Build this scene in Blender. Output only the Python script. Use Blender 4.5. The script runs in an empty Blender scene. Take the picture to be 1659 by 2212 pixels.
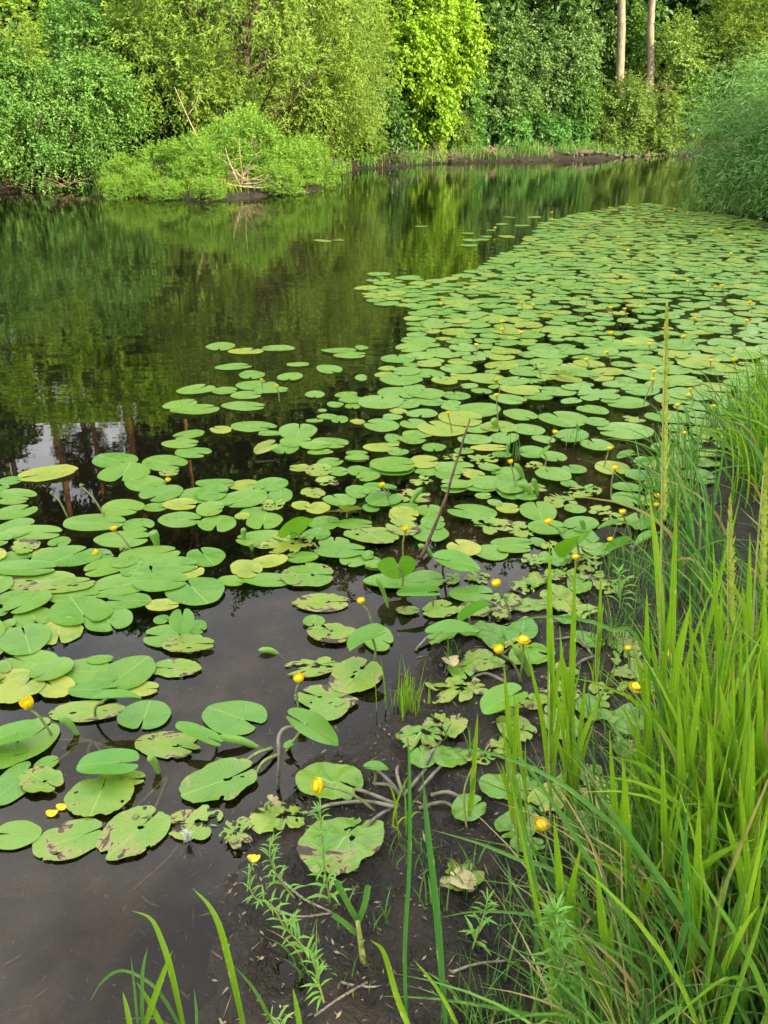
SUN_AZ_DEG, SUN_EL_DEG, SUN_STR, SUN_COL = 128.0, 28.0, 5.0, (1.0, .84, .55)
SKY_STR, CLOUD, EXPOSURE = .12, (11.4, 11.2, 10.5, 1), 1.55
SHADE = [(12, -9, 1.1, 7), (12, -3, 1.15, 7.5), (12, 3.5, 1.1, 7), (13, 10, 1.15, 7.2)]
import bpy, math, random
import numpy as np
from mathutils import Vector
R = math.radians
rng = np.random.default_rng(7)
random.seed(7)
SC = bpy.context.scene
COL = SC.collection
# ------------------------------------------------------------------ camera
CAM_H = 1.7
PITCH = R(27.5)
FPX = 1661.0
cp, sp_ = math.cos(PITCH), math.sin(PITCH)
cam = bpy.data.objects.new("camera", bpy.data.cameras.new("camera"))
COL.objects.link(cam)
cam.location = (0, 0, CAM_H)
cam.rotation_euler = (math.pi / 2 - PITCH, 0, 0)
cam.data.sensor_fit = 'VERTICAL'
cam.data.sensor_height = 34.6
cam.data.lens = 34.6 * FPX / 2212
cam.data.clip_start = 0.05
cam.data.clip_end = 1000
SC.camera = cam

def ray(x, y):
    u = (x - 829.5) / FPX; v = (y - 1106) / FPX
    return np.array([u, cp - v * sp_, -sp_ - v * cp])
def px(x, y, z=0.0):
    d = ray(x, y); t = (z - CAM_H) / d[2]
    return np.array([d[0] * t, d[1] * t, z])
def pxY(x, y, Y):
    d = ray(x, y); t = Y / d[1]
    return np.array([d[0] * t, Y, CAM_H + d[2] * t])
def proj(p):
    x, y, z = p[0], p[1], p[2] - CAM_H
    f = y * cp - z * sp_; u = y * sp_ + z * cp
    return (829.5 + FPX * x / f, 1106 - FPX * u / f)
TILES = dict(A=(500, 1200), B=(0, 1600), C=(700, 1600), D=(0, 2050), E=(700, 2050), F=(0, 2500), G=(700, 2500),
             H=(1300, 1300), I=(1300, 1700), J=(1936, 1300), K=(1500, 2050), L=(1500, 2600), M=(1936, 1800))
KS = 1659 / 2736.0
def T(t, x, y):
    ox, oy = TILES[t]
    return ((ox + x / 2.07375) * KS, (oy + y / 2.07375) * KS)

# ------------------------------------------------------------------ mesh helpers
def mk(name, V, F, mat=None, parent=None, uv=None, smooth=True, link=True):
    V = np.asarray(V, dtype=np.float32).reshape(-1, 3)
    if not isinstance(F, list): F = [F]
    F = [np.asarray(f, dtype=np.int32) for f in F if len(f)]
    me = bpy.data.meshes.new(name)
    me.vertices.add(len(V)); me.vertices.foreach_set("co", V.ravel())
    loops = np.concatenate([f.ravel() for f in F])
    tot = np.concatenate([np.full(len(f), f.shape[1], np.int32) for f in F])
    me.loops.add(len(loops)); me.loops.foreach_set("vertex_index", loops)
    me.polygons.add(len(tot))
    me.polygons.foreach_set("loop_start", np.concatenate([[0], np.cumsum(tot)[:-1]]).astype(np.int32))
    if smooth: me.polygons.foreach_set("use_smooth", np.ones(len(tot), dtype=bool))
    if uv is not None:
        l = me.uv_layers.new(name="UVMap")
        l.data.foreach_set("uv", np.asarray(uv, dtype=np.float32)[loops].ravel())
    me.update(calc_edges=True)
    if mat is not None: me.materials.append(mat)
    o = bpy.data.objects.new(name, me)
    if link: COL.objects.link(o)
    if parent is not None: o.parent = parent
    return o
def join(parts):
    Vs, Fs, n = [], [], 0
    for V, F in parts:
        V = np.asarray(V).reshape(-1, 3)
        Vs.append(V)
        for f in (F if isinstance(F, list) else [F]):
            Fs.append(np.asarray(f) + n)
        n += len(V)
    return np.concatenate(Vs), Fs
def tag(o, label=None, cat=None, group=None, kind=None):
    if label: o['label'] = label
    if cat: o['category'] = cat
    if group: o['group'] = group
    if kind: o['kind'] = kind
    return o
def empty(name, loc, label, cat, group=None):
    o = bpy.data.objects.new(name, None); COL.objects.link(o)
    o.location = loc; o.empty_display_size = .05
    return tag(o, label, cat, group)
def unit(v):
    v = np.asarray(v, float)
    return v / (np.linalg.norm(v, axis=-1, keepdims=True) + 1e-9)
def catmull(P, n):
    P = np.asarray(P, float)
    if len(P) == 2: 
        t = np.linspace(0, 1, n)[:, None]; return P[0] * (1 - t) + P[1] * t
    Q = np.vstack([2 * P[0] - P[1], P, 2 * P[-1] - P[-2]])
    out = []
    for s in np.linspace(0, len(P) - 1.0001, n):
        i = int(s); t = s - i
        a, b, c, d = Q[i], Q[i + 1], Q[i + 2], Q[i + 3]
        out.append(.5 * ((2 * b) + (-a + c) * t + (2 * a - 5 * b + 4 * c - d) * t * t + (-a + 3 * b - 3 * c + d) * t ** 3))
    return np.array(out)
def tube(P, r, sides=6):
    P = np.asarray(P, float); n = len(P)
    r = np.broadcast_to(np.asarray(r, float), (n,))
    tg = unit(np.gradient(P, axis=0))
    ref = np.array([0, 0, 1.]) if abs(tg[:, 2]).mean() < .8 else np.array([1., 0, 0])
    s = unit(np.cross(tg, ref)); w = np.cross(tg, s)
    a = np.linspace(0, 2 * math.pi, sides, endpoint=False)
    V = P[:, None, :] + r[:, None, None] * (np.cos(a)[None, :, None] * s[:, None, :] + np.sin(a)[None, :, None] * w[:, None, :])
    i = np.arange(n - 1)[:, None]; j = np.arange(sides)[None, :]; j2 = (j + 1) % sides
    F = np.stack([i * sides + j, i * sides + j2, (i + 1) * sides + j2, (i + 1) * sides + j], -1).reshape(-1, 4)
    V = V.reshape(-1, 3)
    V = np.vstack([V, P[0], P[-1]])
    c0, c1 = n * sides, n * sides + 1
    jj = np.arange(sides)
    caps = np.vstack([np.stack([np.full(sides, c0), (jj + 1) % sides, jj], -1),
                      np.stack([np.full(sides, c1), (n - 1) * sides + jj, (n - 1) * sides + (jj + 1) % sides], -1)])
    return V, [F, caps]
def ribbon(P, w, face=(0, -1, .3), fold=.25, twist=0.0):
    P = np.asarray(P, float); n = len(P)
    tg = unit(np.gradient(P, axis=0))
    s = unit(np.cross(tg, np.asarray(face, float)))
    nr = np.cross(s, tg)
    if twist:
        a = np.linspace(0, twist, n)[:, None]
        s, nr = s * np.cos(a) + nr * np.sin(a), nr * np.cos(a) - s * np.sin(a)
    w = np.asarray(w, float)[:, None] * .5
    V = np.stack([P - s * w, P - nr * w * fold * 2, P + s * w], 1).reshape(-1, 3)
    i = np.arange(n - 1)[:, None] * 3
    F = np.concatenate([np.hstack([i, i + 1, i + 4, i + 3]), np.hstack([i + 1, i + 2, i + 5, i + 4])])
    uv = np.stack([np.tile([0, .5, 1.], n), np.repeat(np.linspace(0, 1, n), 3)], -1)
    return V, F, uv
def blade_w(n, w, base=.7):
    t = np.linspace(0, 1, n)
    return w * np.clip((base + (1 - base) * np.clip(t / .25, 0, 1)) * (1 - t ** 3.2), .03, 1)
# lattice noise ------------------------------------------------------
_tab = np.random.default_rng(3).random((256, 256))
def vnoise(x, y):
    xi = np.floor(x).astype(int); yi = np.floor(y).astype(int)
    fx = x - xi; fy = y - yi
    fx = fx * fx * (3 - 2 * fx); fy = fy * fy * (3 - 2 * fy)
    g = lambda a, b: _tab[a % 256, b % 256]
    return (g(xi, yi) * (1 - fx) + g(xi + 1, yi) * fx) * (1 - fy) + (g(xi, yi + 1) * (1 - fx) + g(xi + 1, yi + 1) * fx) * fy
def fbm(x, y, o=4, g=.5):
    s = 0; a = 1; tot = 0
    for k in range(o):
        s = s + a * vnoise(x * 2 ** k + 17 * k, y * 2 ** k + 31 * k); tot += a; a *= g
    return s / tot - .5

# ------------------------------------------------------------------ node helper
class NT:
    def __init__(s, name):
        s.m = bpy.data.materials.new(name); s.m.use_nodes = True
        s.t = s.m.node_tree; s.t.nodes.clear()
        s.out = s.n('ShaderNodeOutputMaterial')
    def n(s, typ, **kw):
        nd = s.t.nodes.new(typ)
        for k, v in kw.items():
            if k[0] == '_': setattr(nd, k[1:], v)
            else: 
                key = int(k[1:]) if k[0] == 'i' and k[1:].isdigit() else k.replace('_', ' ')
                s.set(nd, key, v)
        return nd
    def set(s, nd, key, v):
        sock = nd.inputs[key]
        if hasattr(v, 'is_output') or hasattr(v, 'links'): s.t.links.new(v, sock)
        else: sock.default_value = v
    def noise(s, vec, scale, detail=4, rough=.55, dist=0):
        return s.n('ShaderNodeTexNoise', Vector=vec, Scale=scale, Detail=detail, Roughness=rough, Distortion=dist).outputs[0]
    def math(s, op, a, b=0.0, c=None, clamp=False):
        nd = s.n('ShaderNodeMath', _operation=op, _use_clamp=clamp, i0=a, i1=b)
        if c is not None: s.set(nd, 2, c)
        return nd.outputs[0]
    def ramp(s, x, lo, hi, a=0.0, b=1.0, smooth=True):
        return s.n('ShaderNodeMapRange', _interpolation_type='SMOOTHSTEP' if smooth else 'LINEAR', i0=x, i1=lo, i2=hi, i3=a, i4=b).outputs[0]
    def mix(s, f, a, b):
        nd = s.n('ShaderNodeMix', _data_type='RGBA')
        s.set(nd, 0, f)
        for k, v in ((6, a), (7, b)):
            if isinstance(v, tuple) and len(v) == 3: v = v + (1,)
            s.set(nd, k, v)
        return nd.outputs[2]
    def bump(s, h, strength, dist):
        return s.n('ShaderNodeBump', Height=h, Strength=strength, Distance=dist).outputs[0]
    def pbsdf(s, col, rough, spec=.5, normal=None):
        nd = s.n('ShaderNodeBsdfPrincipled')
        s.set(nd, 'Base Color', col if not (isinstance(col, tuple) and len(col) == 3) else col + (1,))
        s.set(nd, 'Roughness', rough); s.set(nd, 'Specular IOR Level', spec)
        if normal is not None: s.set(nd, 'Normal', normal)
        return nd.outputs[0]
    def finish(s, sh):
        s.t.links.new(sh, s.out.inputs[0]); return s.m
    def mixsh(s, f, a, b):
        nd = s.n('ShaderNodeMixShader'); s.set(nd, 0, f)
        s.t.links.new(a, nd.inputs[1]); s.t.links.new(b, nd.inputs[2]); return nd.outputs[0]

def leaf_mat(name, c1, c2, tr=.3, rough=.45, trc=1.5, big=None):
    t = NT(name)
    isl = t.n('ShaderNodeNewGeometry').outputs['Random Per Island']
    col = t.mix(isl, c1, c2)
    pos = t.n('ShaderNodeTexCoord').outputs['Object']
    nz = t.noise(pos, .55, 3)
    col = t.mix(t.ramp(nz, .35, .65, 0, .55), col, big or tuple(x * 1.25 for x in c2))
    p = t.pbsdf(col, rough, .3)
    tl = t.n('ShaderNodeBsdfTranslucent')
    h = t.n('ShaderNodeHueSaturation', Hue=.488, Saturation=1.05, Value=trc, Color=col)
    t.set(tl, 'Color', h.outputs[0])
    return t.finish(t.mixsh(tr, p, tl.outputs[0]))
def bark_mat(name, c1, c2, sx=6, sz=1.5):
    t = NT(name)
    co = t.n('ShaderNodeTexCoord').outputs['Object']
    mp = t.n('ShaderNodeMapping', Vector=co); mp.inputs['Scale'].default_value = (sx, sx, sz)
    nz = t.noise(mp.outputs[0], 2.0, 6, .65)
    col = t.mix(t.ramp(nz, .35, .65), c1, c2)
    return t.finish(t.pbsdf(col, .85, .2, t.bump(nz, .6, .02)))
def grass_mat(name, c1, c2, dry=(.42, .33, .13), tip=.9, tr=.4, bleach=.0):
    t = NT(name)
    isl = t.n('ShaderNodeNewGeometry').outputs['Random Per Island']
    uv = t.n('ShaderNodeUVMap').outputs[0]
    sep = t.n('ShaderNodeSeparateXYZ', Vector=uv)
    u, v = sep.outputs[0], sep.outputs[1]
    col = t.mix(isl, c1, c2)
    # lengthwise ribs
    rib = t.math('SINE', t.math('MULTIPLY', u, 26.0))
    mp = t.n('ShaderNodeMapping', Vector=uv); mp.inputs['Scale'].default_value = (3, 14, 1)
    off = t.n('ShaderNodeCombineXYZ', X=t.math('MULTIPLY', isl, 57.0), Y=t.math('MULTIPLY', isl, 91.0)).outputs[0]
    mp2 = t.n('ShaderNodeVectorMath', _operation='ADD', i0=mp.outputs[0], i1=off).outputs[0]
    nz = t.noise(mp2, 1.2, 3)
    col = t.mix(t.ramp(rib, -.2, 1, 0, .22), col, tuple(x * 1.5 for x in c2))
    col = t.mix(t.ramp(nz, .56, .72, 0, .5), col, (c2[0] * 1.8, c2[1] * 1.2, c2[2]))
    col = t.mix(t.ramp(v, tip, 1.0, 0, .9), col, dry)
    edge = t.math('ABSOLUTE', t.math('SUBTRACT', u, .5))
    nick = t.math('MULTIPLY', t.ramp(nz, .60, .64), t.ramp(edge, .28, .42))
    col = t.mix(t.math('MULTIPLY', nick, .8), col, (.50, .44, .22))
    col = t.mix(t.math('MULTIPLY', t.ramp(edge, .0, .05, 1, 0), .5), col, (c2[0] * 1.7, c2[1] * 1.35, c2[2] * 2))
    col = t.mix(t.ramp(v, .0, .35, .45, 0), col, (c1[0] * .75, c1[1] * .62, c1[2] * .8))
    dead = t.ramp(isl, .935, .945)
    col = t.mix(t.math('MULTIPLY', dead, .85), col, dry)
    p = t.pbsdf(col, .42, .35, t.bump(rib, .25, .002))
    tl = t.n('ShaderNodeBsdfTranslucent')
    h = t.n('ShaderNodeHueSaturation', Hue=.49, Saturation=1.05, Value=1.6, Color=col)
    t.set(tl, 'Color', h.outputs[0])
    return t.finish(t.mixsh(tr, p, tl.outputs[0]))
def plain_mat(name, c1, c2, scale=20, rough=.6, spec=.3, bump=.3, bd=.003, tr=0):
    t = NT(name)
    co = t.n('ShaderNodeTexCoord').outputs['Object']
    nz = t.noise(co, scale, 5, .6)
    col = t.mix(t.ramp(nz, .35, .65), c1, c2)
    p = t.pbsdf(col, rough, spec, t.bump(nz, bump, bd))
    if tr:
        tl = t.n('ShaderNodeBsdfTranslucent', Color=col)
        p = t.mixsh(tr, p, tl.outputs[0])
    return t.finish(p)

# lily pad: object colour r = yellowing, g = browning, b = paleness, with painted sky sheen on far pads
def pad_mat(name='lily_pad_leaf', stuff=False, young=False):  # young: brightened copy for raised leaves that catch little sky light
    t = NT(name)
    uv = t.n('ShaderNodeUVMap').outputs[0]
    sep = t.n('ShaderNodeSeparateXYZ', Vector=uv); x, y = sep.outputs[0], sep.outputs[1]
    oi = t.n('ShaderNodeObjectInfo')
    isl = t.n('ShaderNodeNewGeometry').outputs['Random Per Island']
    if stuff:
        rnd = isl
        yel = t.ramp(isl, .6, 1.0, 0.0, .6); brn = t.ramp(t.math('FRACT', t.math('MULTIPLY', isl, 7.13)), .6, 1.0, .0, .35)
        pale = t.math('ADD', t.math('MULTIPLY', t.math('FRACT', t.math('MULTIPLY', isl, 13.7)), .7), .9)  # whole far mat paled, its grazing sheen painted into the colour
    else:
        rnd = oi.outputs['Random']
        sc = t.n('ShaderNodeSeparateColor', Color=oi.outputs['Color'])
        yel, brn, pale = sc.outputs[0], sc.outputs[1], sc.outputs[2]
    off = t.n('ShaderNodeCombineXYZ', X=t.math('MULTIPLY', rnd, 71.0), Y=t.math('MULTIPLY', rnd, 37.0), Z=t.math('MULTIPLY', rnd, 13.0)).outputs[0]
    vec = t.n('ShaderNodeVectorMath', _operation='ADD', i0=uv, i1=off).outputs[0]
    n1 = t.noise(vec, 3.0, 5, .6)
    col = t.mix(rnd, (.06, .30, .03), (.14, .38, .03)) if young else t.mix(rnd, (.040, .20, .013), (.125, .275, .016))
    col = t.mix(t.ramp(n1, .35, .7, 0, .55), col, (.145, .285, .028))
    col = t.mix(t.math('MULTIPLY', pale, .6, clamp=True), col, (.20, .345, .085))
    # veins fan out from the stalk
    ang = t.math('ARCTAN2', x, y); rad = t.math('SQRT', t.math('ADD', t.math('MULTIPLY', x, x), t.math('MULTIPLY', y, y)))
    nv = t.noise(vec, 5.0, 2)
    vv = t.math('FRACT', t.math('ADD', t.math('MULTIPLY', ang, 4.9), t.math('MULTIPLY', nv, 1.3)))
    vd = t.math('ABSOLUTE', t.math('SUBTRACT', vv, .5))
    vein = t.ramp(vd, .0, .13, 1, 0)
    mid = t.ramp(t.math('ABSOLUTE', x), .0, .02, 1, 0)
    mid = t.math('MULTIPLY', mid, t.ramp(y, -.02, .02))
    veins = t.math('MAXIMUM', t.math('MULTIPLY', vein, t.ramp(rad, .5, .05, .22, .75)), t.math('MULTIPLY', mid, .8))
    col = t.mix(veins, col, (.24, .40, .11))
    # yellowing from the rim and in blotches
    n2 = t.noise(vec, 2.2, 6, .65)
    ymask = t.math('MULTIPLY', yel, t.ramp(t.math('ADD', n2, t.math('MULTIPLY', rad, .35)), .38, .72, .35, 1.1), clamp=True)
    col = t.mix(ymask, col, (.36, .38, .055))
    # brown and blackened scars with a tan rim
    n3 = t.noise(vec, t.math('ADD', t.math('MULTIPLY', t.math('FRACT', t.math('MULTIPLY', rnd, 5.7)), 3.4), 1.6), 7, .66, .8)
    thr = t.math('SUBTRACT', .76, t.math('MULTIPLY', brn, .26))
    dlt = t.math('SUBTRACT', t.math('ADD', n3, t.ramp(rad, .15, .55, -.045, .05)), thr)
    tan = t.ramp(dlt, -.05, .0); blk = t.ramp(dlt, .012, .035)
    col = t.mix(t.math('MULTIPLY', tan, .75), col, (.33, .27, .11))
    n4 = t.noise(vec, 14.0, 3)
    col = t.mix(blk, col, t.mix(n4, (.018, .016, .012), (.10, .065, .035)))
    # pale flecks
    vo = t.n('ShaderNodeTexVoronoi', Vector=vec, Scale=17.0); 
    fl = t.ramp(vo.outputs['Distance'], .05, .13, 1, 0)
    cs = t.n('ShaderNodeSeparateColor', Color=vo.outputs['Color']).outputs[0]
    fl = t.math('MULTIPLY', fl, t.ramp(cs, .75, .8))
    col = t.mix(t.math('MULTIPLY', fl, .6), col, (.36, .43, .24))
    n5 = t.noise(vec, 30.0, 4)
    h = t.math('ADD', t.math('MULTIPLY', veins, -.6), t.math('MULTIPLY', n5, .25))
    p = t.pbsdf(col, t.ramp(n1, .3, .7, .24, .42), .5, t.bump(h, .35, .004))
    back = t.n('ShaderNodeNewGeometry').outputs['Backfacing']
    tl = t.n('ShaderNodeBsdfTranslucent', Color=t.n('ShaderNodeHueSaturation', Hue=.49, Saturation=1.1, Value=1.3, Color=col).outputs[0])
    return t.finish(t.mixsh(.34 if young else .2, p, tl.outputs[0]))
# ------------------------------------------------------------------ shore lines and terrain
near_px = [(330, 2400), (430, 2212), (505, 2050), (545, 1950), (570, 1850), (615, 1740), (690, 1660), (770, 1600), (838, 1550),
           (860, 1490), (900, 1430), (935, 1380), (1005, 1325), (1090, 1285), (1140, 1240), (1210, 1215), (1290, 1185),
           (1390, 1140), (1430, 1080), (1480, 1000), (1560, 920), (1659, 840), (1800, 740)]
NEAR = np.array([(-6, -30), (-4, -6), (-1.2, -.6)] + [tuple(px(*p)[:2]) for p in near_px] +
                [(4.6, 8.5), (5.2, 11), (6.0, 13.2), (8.2, 16), (14, 21), (34, 27), (120, 40)])
far_px = [(-700, 432), (-300, 424), (0, 418), (120, 406), (195, 404), (212, 424), (330, 430), (450, 436), (540, 430), (650, 416), (700, 404),
          (712, 384), (780, 366), (860, 362), (960, 353), (1060, 351), (1240, 347), (1340, 341), (1440, 337)]
FAR = np.array([(-120, 13)] + [tuple(px(*p)[:2]) for p in far_px] + [(20, 38), (34, 41), (120, 55)])
def sdist(poly, x, y, left_is_land):
    best = np.full(x.shape, 1e9); sgn = np.ones(x.shape)
    for a, b in zip(poly[:-1], poly[1:]):
        d = b - a; L = (d ** 2).sum()
        t = np.clip(((x - a[0]) * d[0] + (y - a[1]) * d[1]) / L, 0, 1)
        qx = a[0] + t * d[0] - x; qy = a[1] + t * d[1] - y
        q = qx * qx + qy * qy
        side = d[0] * (y - a[1]) - d[1] * (x - a[0])
        m = q < best - 1e-12
        best = np.where(m, q, best); sgn = np.where(m, np.sign(side), sgn)
    return np.sqrt(best) * sgn * (1 if left_is_land else -1)
def height(x, y):
    x = np.asarray(x, float); y = np.asarray(y, float); sh = x.shape
    x = x.ravel(); y = y.ravel()
    sn = sdist(NEAR, x, y, False); sf = sdist(FAR, x, y, True)
    r = np.hypot(x, y)
    wob = fbm(x * 2.2, y * 2.2, 3) * .22 * np.clip(r / 2, .4, 1)
    sn = sn + wob
    sf = sf + fbm(x * .9, y * .9, 3) * .8
    hn = np.where(sn > 0, .008 + .055 * np.minimum(sn, 1.0) + .13 * np.clip(sn - 1.0, 0, 3) + .03 * np.clip(sn - 4, 0, 30),
                  .055 * np.maximum(sn, -.9) + .34 * np.clip(sn + .9, -4.5, 0))
    hf = np.where(sf > 0, .32 * np.minimum(sf, 1.2) + .10 * np.clip(sf - 1.2, 0, 6) + .22 * np.clip(sf - 7, 0, 60), .5 * np.maximum(sf, -4))
    h = np.maximum(hn, hf)
    fine = fbm(x * 9, y * 9, 4, .6) * np.clip(1.5 - r / 7, 0, 1) + fbm(x * 34, y * 34, 3, .6) * .35 * np.clip(1.4 - r / 4.5, 0, 1)
    amp = np.where(sn > -.05, .075, .016) * np.where(sn > .03, 1, .7)
    h = h + fine * amp * 1.25 + fbm(x * .35, y * .35, 3) * np.clip((r - 8) / 10, 0, 1) * .35 * (h > .1)
    return h.reshape(sh)
def hgt(x, y): return float(height(np.array([x]), np.array([y]))[0])
def ground(x, y, off=0.0):
    p = px(x, y, 0)
    for _ in range(6):
        z = max(hgt(p[0], p[1]), 0.0); p = px(x, y, z)
    p[2] = max(hgt(p[0], p[1]), 0.0) + off
    return p
def axis(lo, hi, d0, d1, st, g):
    core = np.arange(d0, d1, st); out = [core]
    a = []; s = st; v = core[-1]
    while v < hi: s *= g; v += s; a.append(v)
    b = []; s = st; v = core[0]
    while v > lo: s *= g; v -= s; b.append(v)
    return np.concatenate([b[::-1], core, a])
gx = axis(-120, 120, -1.6, 2.6, .02, 1.035); gy = axis(-30, 160, .6, 4.6, .02, 1.03)
X, Y = np.meshgrid(gx, gy); Z = height(X, Y)
nx, ny = len(gx), len(gy)
i = np.arange(ny - 1)[:, None] * nx + np.arange(nx - 1)[None, :]
Fg = np.stack([i, i + 1, i + nx + 1, i + nx], -1).reshape(-1, 4)
t = NT('mud_and_soil')
co = t.n('ShaderNodeTexCoord').outputs['Object']
sepz = t.n('ShaderNodeSeparateXYZ', Vector=co)
n1 = t.noise(co, 7, 7, .65); n2 = t.noise(co, 60, 5, .6); n3 = t.noise(co, .35, 4)
mud = t.mix(t.ramp(n1, .35, .68), (.008, .006, .004), (.026, .0185, .012))
mud = t.mix(t.ramp(n2, .55, .75, 0, .45), mud, (.048, .037, .024))
bed = t.mix(t.ramp(n1, .38, .66), (.055, .044, .031), (.15, .122, .088))
bed = t.mix(t.ramp(n2, .5, .7, 0, .5), bed, (.055, .05, .042))
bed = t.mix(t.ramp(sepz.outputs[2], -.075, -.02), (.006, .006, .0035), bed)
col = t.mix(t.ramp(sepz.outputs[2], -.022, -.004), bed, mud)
soil = t.mix(t.ramp(n3, .4, .6), (.035, .025, .016), (.075, .055, .034))
col = t.mix(t.ramp(sepz.outputs[2], .1, .3), col, soil)
hh = t.math('ADD', t.math('MULTIPLY', n1, 1.0), t.math('MULTIPLY', n2, .35))
rough = t.math('ADD', t.ramp(n1, .3, .65, .30, .66), t.ramp(sepz.outputs[2], .03, .15, 0, .3))
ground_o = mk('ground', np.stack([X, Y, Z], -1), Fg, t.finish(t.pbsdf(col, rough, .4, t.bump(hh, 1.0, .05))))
tag(ground_o, kind='structure')

# ------------------------------------------------------------------ water
t = NT('river_water')
co = t.n('ShaderNodeTexCoord').outputs['Object']
sep = t.n('ShaderNodeSeparateXYZ', Vector=co)
mp = t.n('ShaderNodeMapping', Vector=co); mp.inputs['Scale'].default_value = (.5, 2.0, 1)
r1 = t.noise(mp.outputs[0], 2.2, 2, .5); r2 = t.noise(mp.outputs[0], 7, 2, .5); pm = t.noise(co, .22, 2)
amp = t.math('MULTIPLY', t.ramp(sep.outputs[1], 2.2, 7.0, .06, 1.0), t.ramp(pm, .3, .6, .45, 1.0))
hh = t.math('MULTIPLY', t.math('ADD', r1, t.math('MULTIPLY', r2, .25)), amp)
nrm = t.bump(hh, .055, .05)
fr = t.n('ShaderNodeFresnel', IOR=1.36, Normal=nrm).outputs[0]
gl = t.n('ShaderNodeBsdfGlossy', Roughness=.004, Normal=nrm); gl.inputs['Color'].default_value = (1, 1, 1, 1)
tr = t.n('ShaderNodeBsdfTransparent'); tr.inputs['Color'].default_value = (.58, .52, .41, 1)
wm = t.finish(t.mixsh(fr, tr.outputs[0], gl.outputs[0]))
wx = np.linspace(-118, 118, 2); wy = np.linspace(-28, 60, 2)
water = mk('water', [(-118, -28, 0), (118, -28, 0), (118, 58, 0), (-118, 58, 0)], np.array([[0, 1, 2, 3]]), wm, smooth=False)
tag(water, kind='structure')

# ------------------------------------------------------------------ world and sun
SUN_AZ = R(SUN_AZ_DEG); SUN_EL = R(SUN_EL_DEG)     # azimuth clockwise from +Y
w = bpy.data.worlds.new("World"); SC.world = w; w.use_nodes = True
nt = w.node_tree; nt.nodes.clear()
out = nt.nodes.new('ShaderNodeOutputWorld'); bg = nt.nodes.new('ShaderNodeBackground')
sky = nt.nodes.new('ShaderNodeTexSky'); sky.sky_type = 'NISHITA'; sky.sun_disc = False
sky.sun_elevation = SUN_EL; sky.sun_rotation = SUN_AZ; sky.air_density = 1.0; sky.dust_density = 2.0; sky.ozone_density = 1.0
tc = nt.nodes.new('ShaderNodeTexCoord'); cn = nt.nodes.new('ShaderNodeTexNoise'); cn.inputs['Scale'].default_value = 3.2
cn.inputs['Detail'].default_value = 6; cn.inputs['Roughness'].default_value = .55
mpn = nt.nodes.new('ShaderNodeMapping'); mpn.inputs['Scale'].default_value = (1, 1, 2.2)
nt.links.new(tc.outputs['Generated'], mpn.inputs['Vector']); nt.links.new(mpn.outputs[0], cn.inputs['Vector'])
mr = nt.nodes.new('ShaderNodeMapRange'); mr.interpolation_type = 'SMOOTHSTEP'
mr.inputs[1].default_value = .40; mr.inputs[2].default_value = .62; mr.inputs[3].default_value = .5
nt.links.new(cn.outputs[0], mr.inputs[0])
mx = nt.nodes.new('ShaderNodeMix'); mx.data_type = 'RGBA'
nt.links.new(mr.outputs[0], mx.inputs[0]); nt.links.new(sky.outputs[0], mx.inputs[6]); mx.inputs[7].default_value = CLOUD
nt.links.new(mx.outputs[2], bg.inputs['Color']); bg.inputs['Strength'].default_value = SKY_STR
nt.links.new(bg.outputs[0], out.inputs[0])
sl = bpy.data.lights.new("sun", 'SUN'); sl.energy = SUN_STR; sl.angle = R(.6); sl.color = SUN_COL
so = bpy.data.objects.new("sun", sl); COL.objects.link(so)
SUNV = Vector((math.sin(SUN_AZ) * math.cos(SUN_EL), math.cos(SUN_AZ) * math.cos(SUN_EL), math.sin(SUN_EL)))
so.rotation_euler = (-SUNV).to_track_quat('-Z', 'Y').to_euler(); so.location = SUNV * 40
SC.view_settings.view_transform = 'Standard'; SC.view_settings.look = 'None'
SC.view_settings.exposure = EXPOSURE; SC.view_settings.gamma = 1
SC.cycles.max_bounces = 8; SC.cycles.transparent_max_bounces = 12; SC.cycles.diffuse_bounces = 3
SC.cycles.glossy_bounces = 3; SC.cycles.transmission_bounces = 4
SC.cycles.use_denoising = True; SC.cycles.use_adaptive_sampling = True; SC.cycles.adaptive_threshold = .02
SC.cycles.caustics_reflective = False; SC.cycles.caustics_refractive = False

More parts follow.
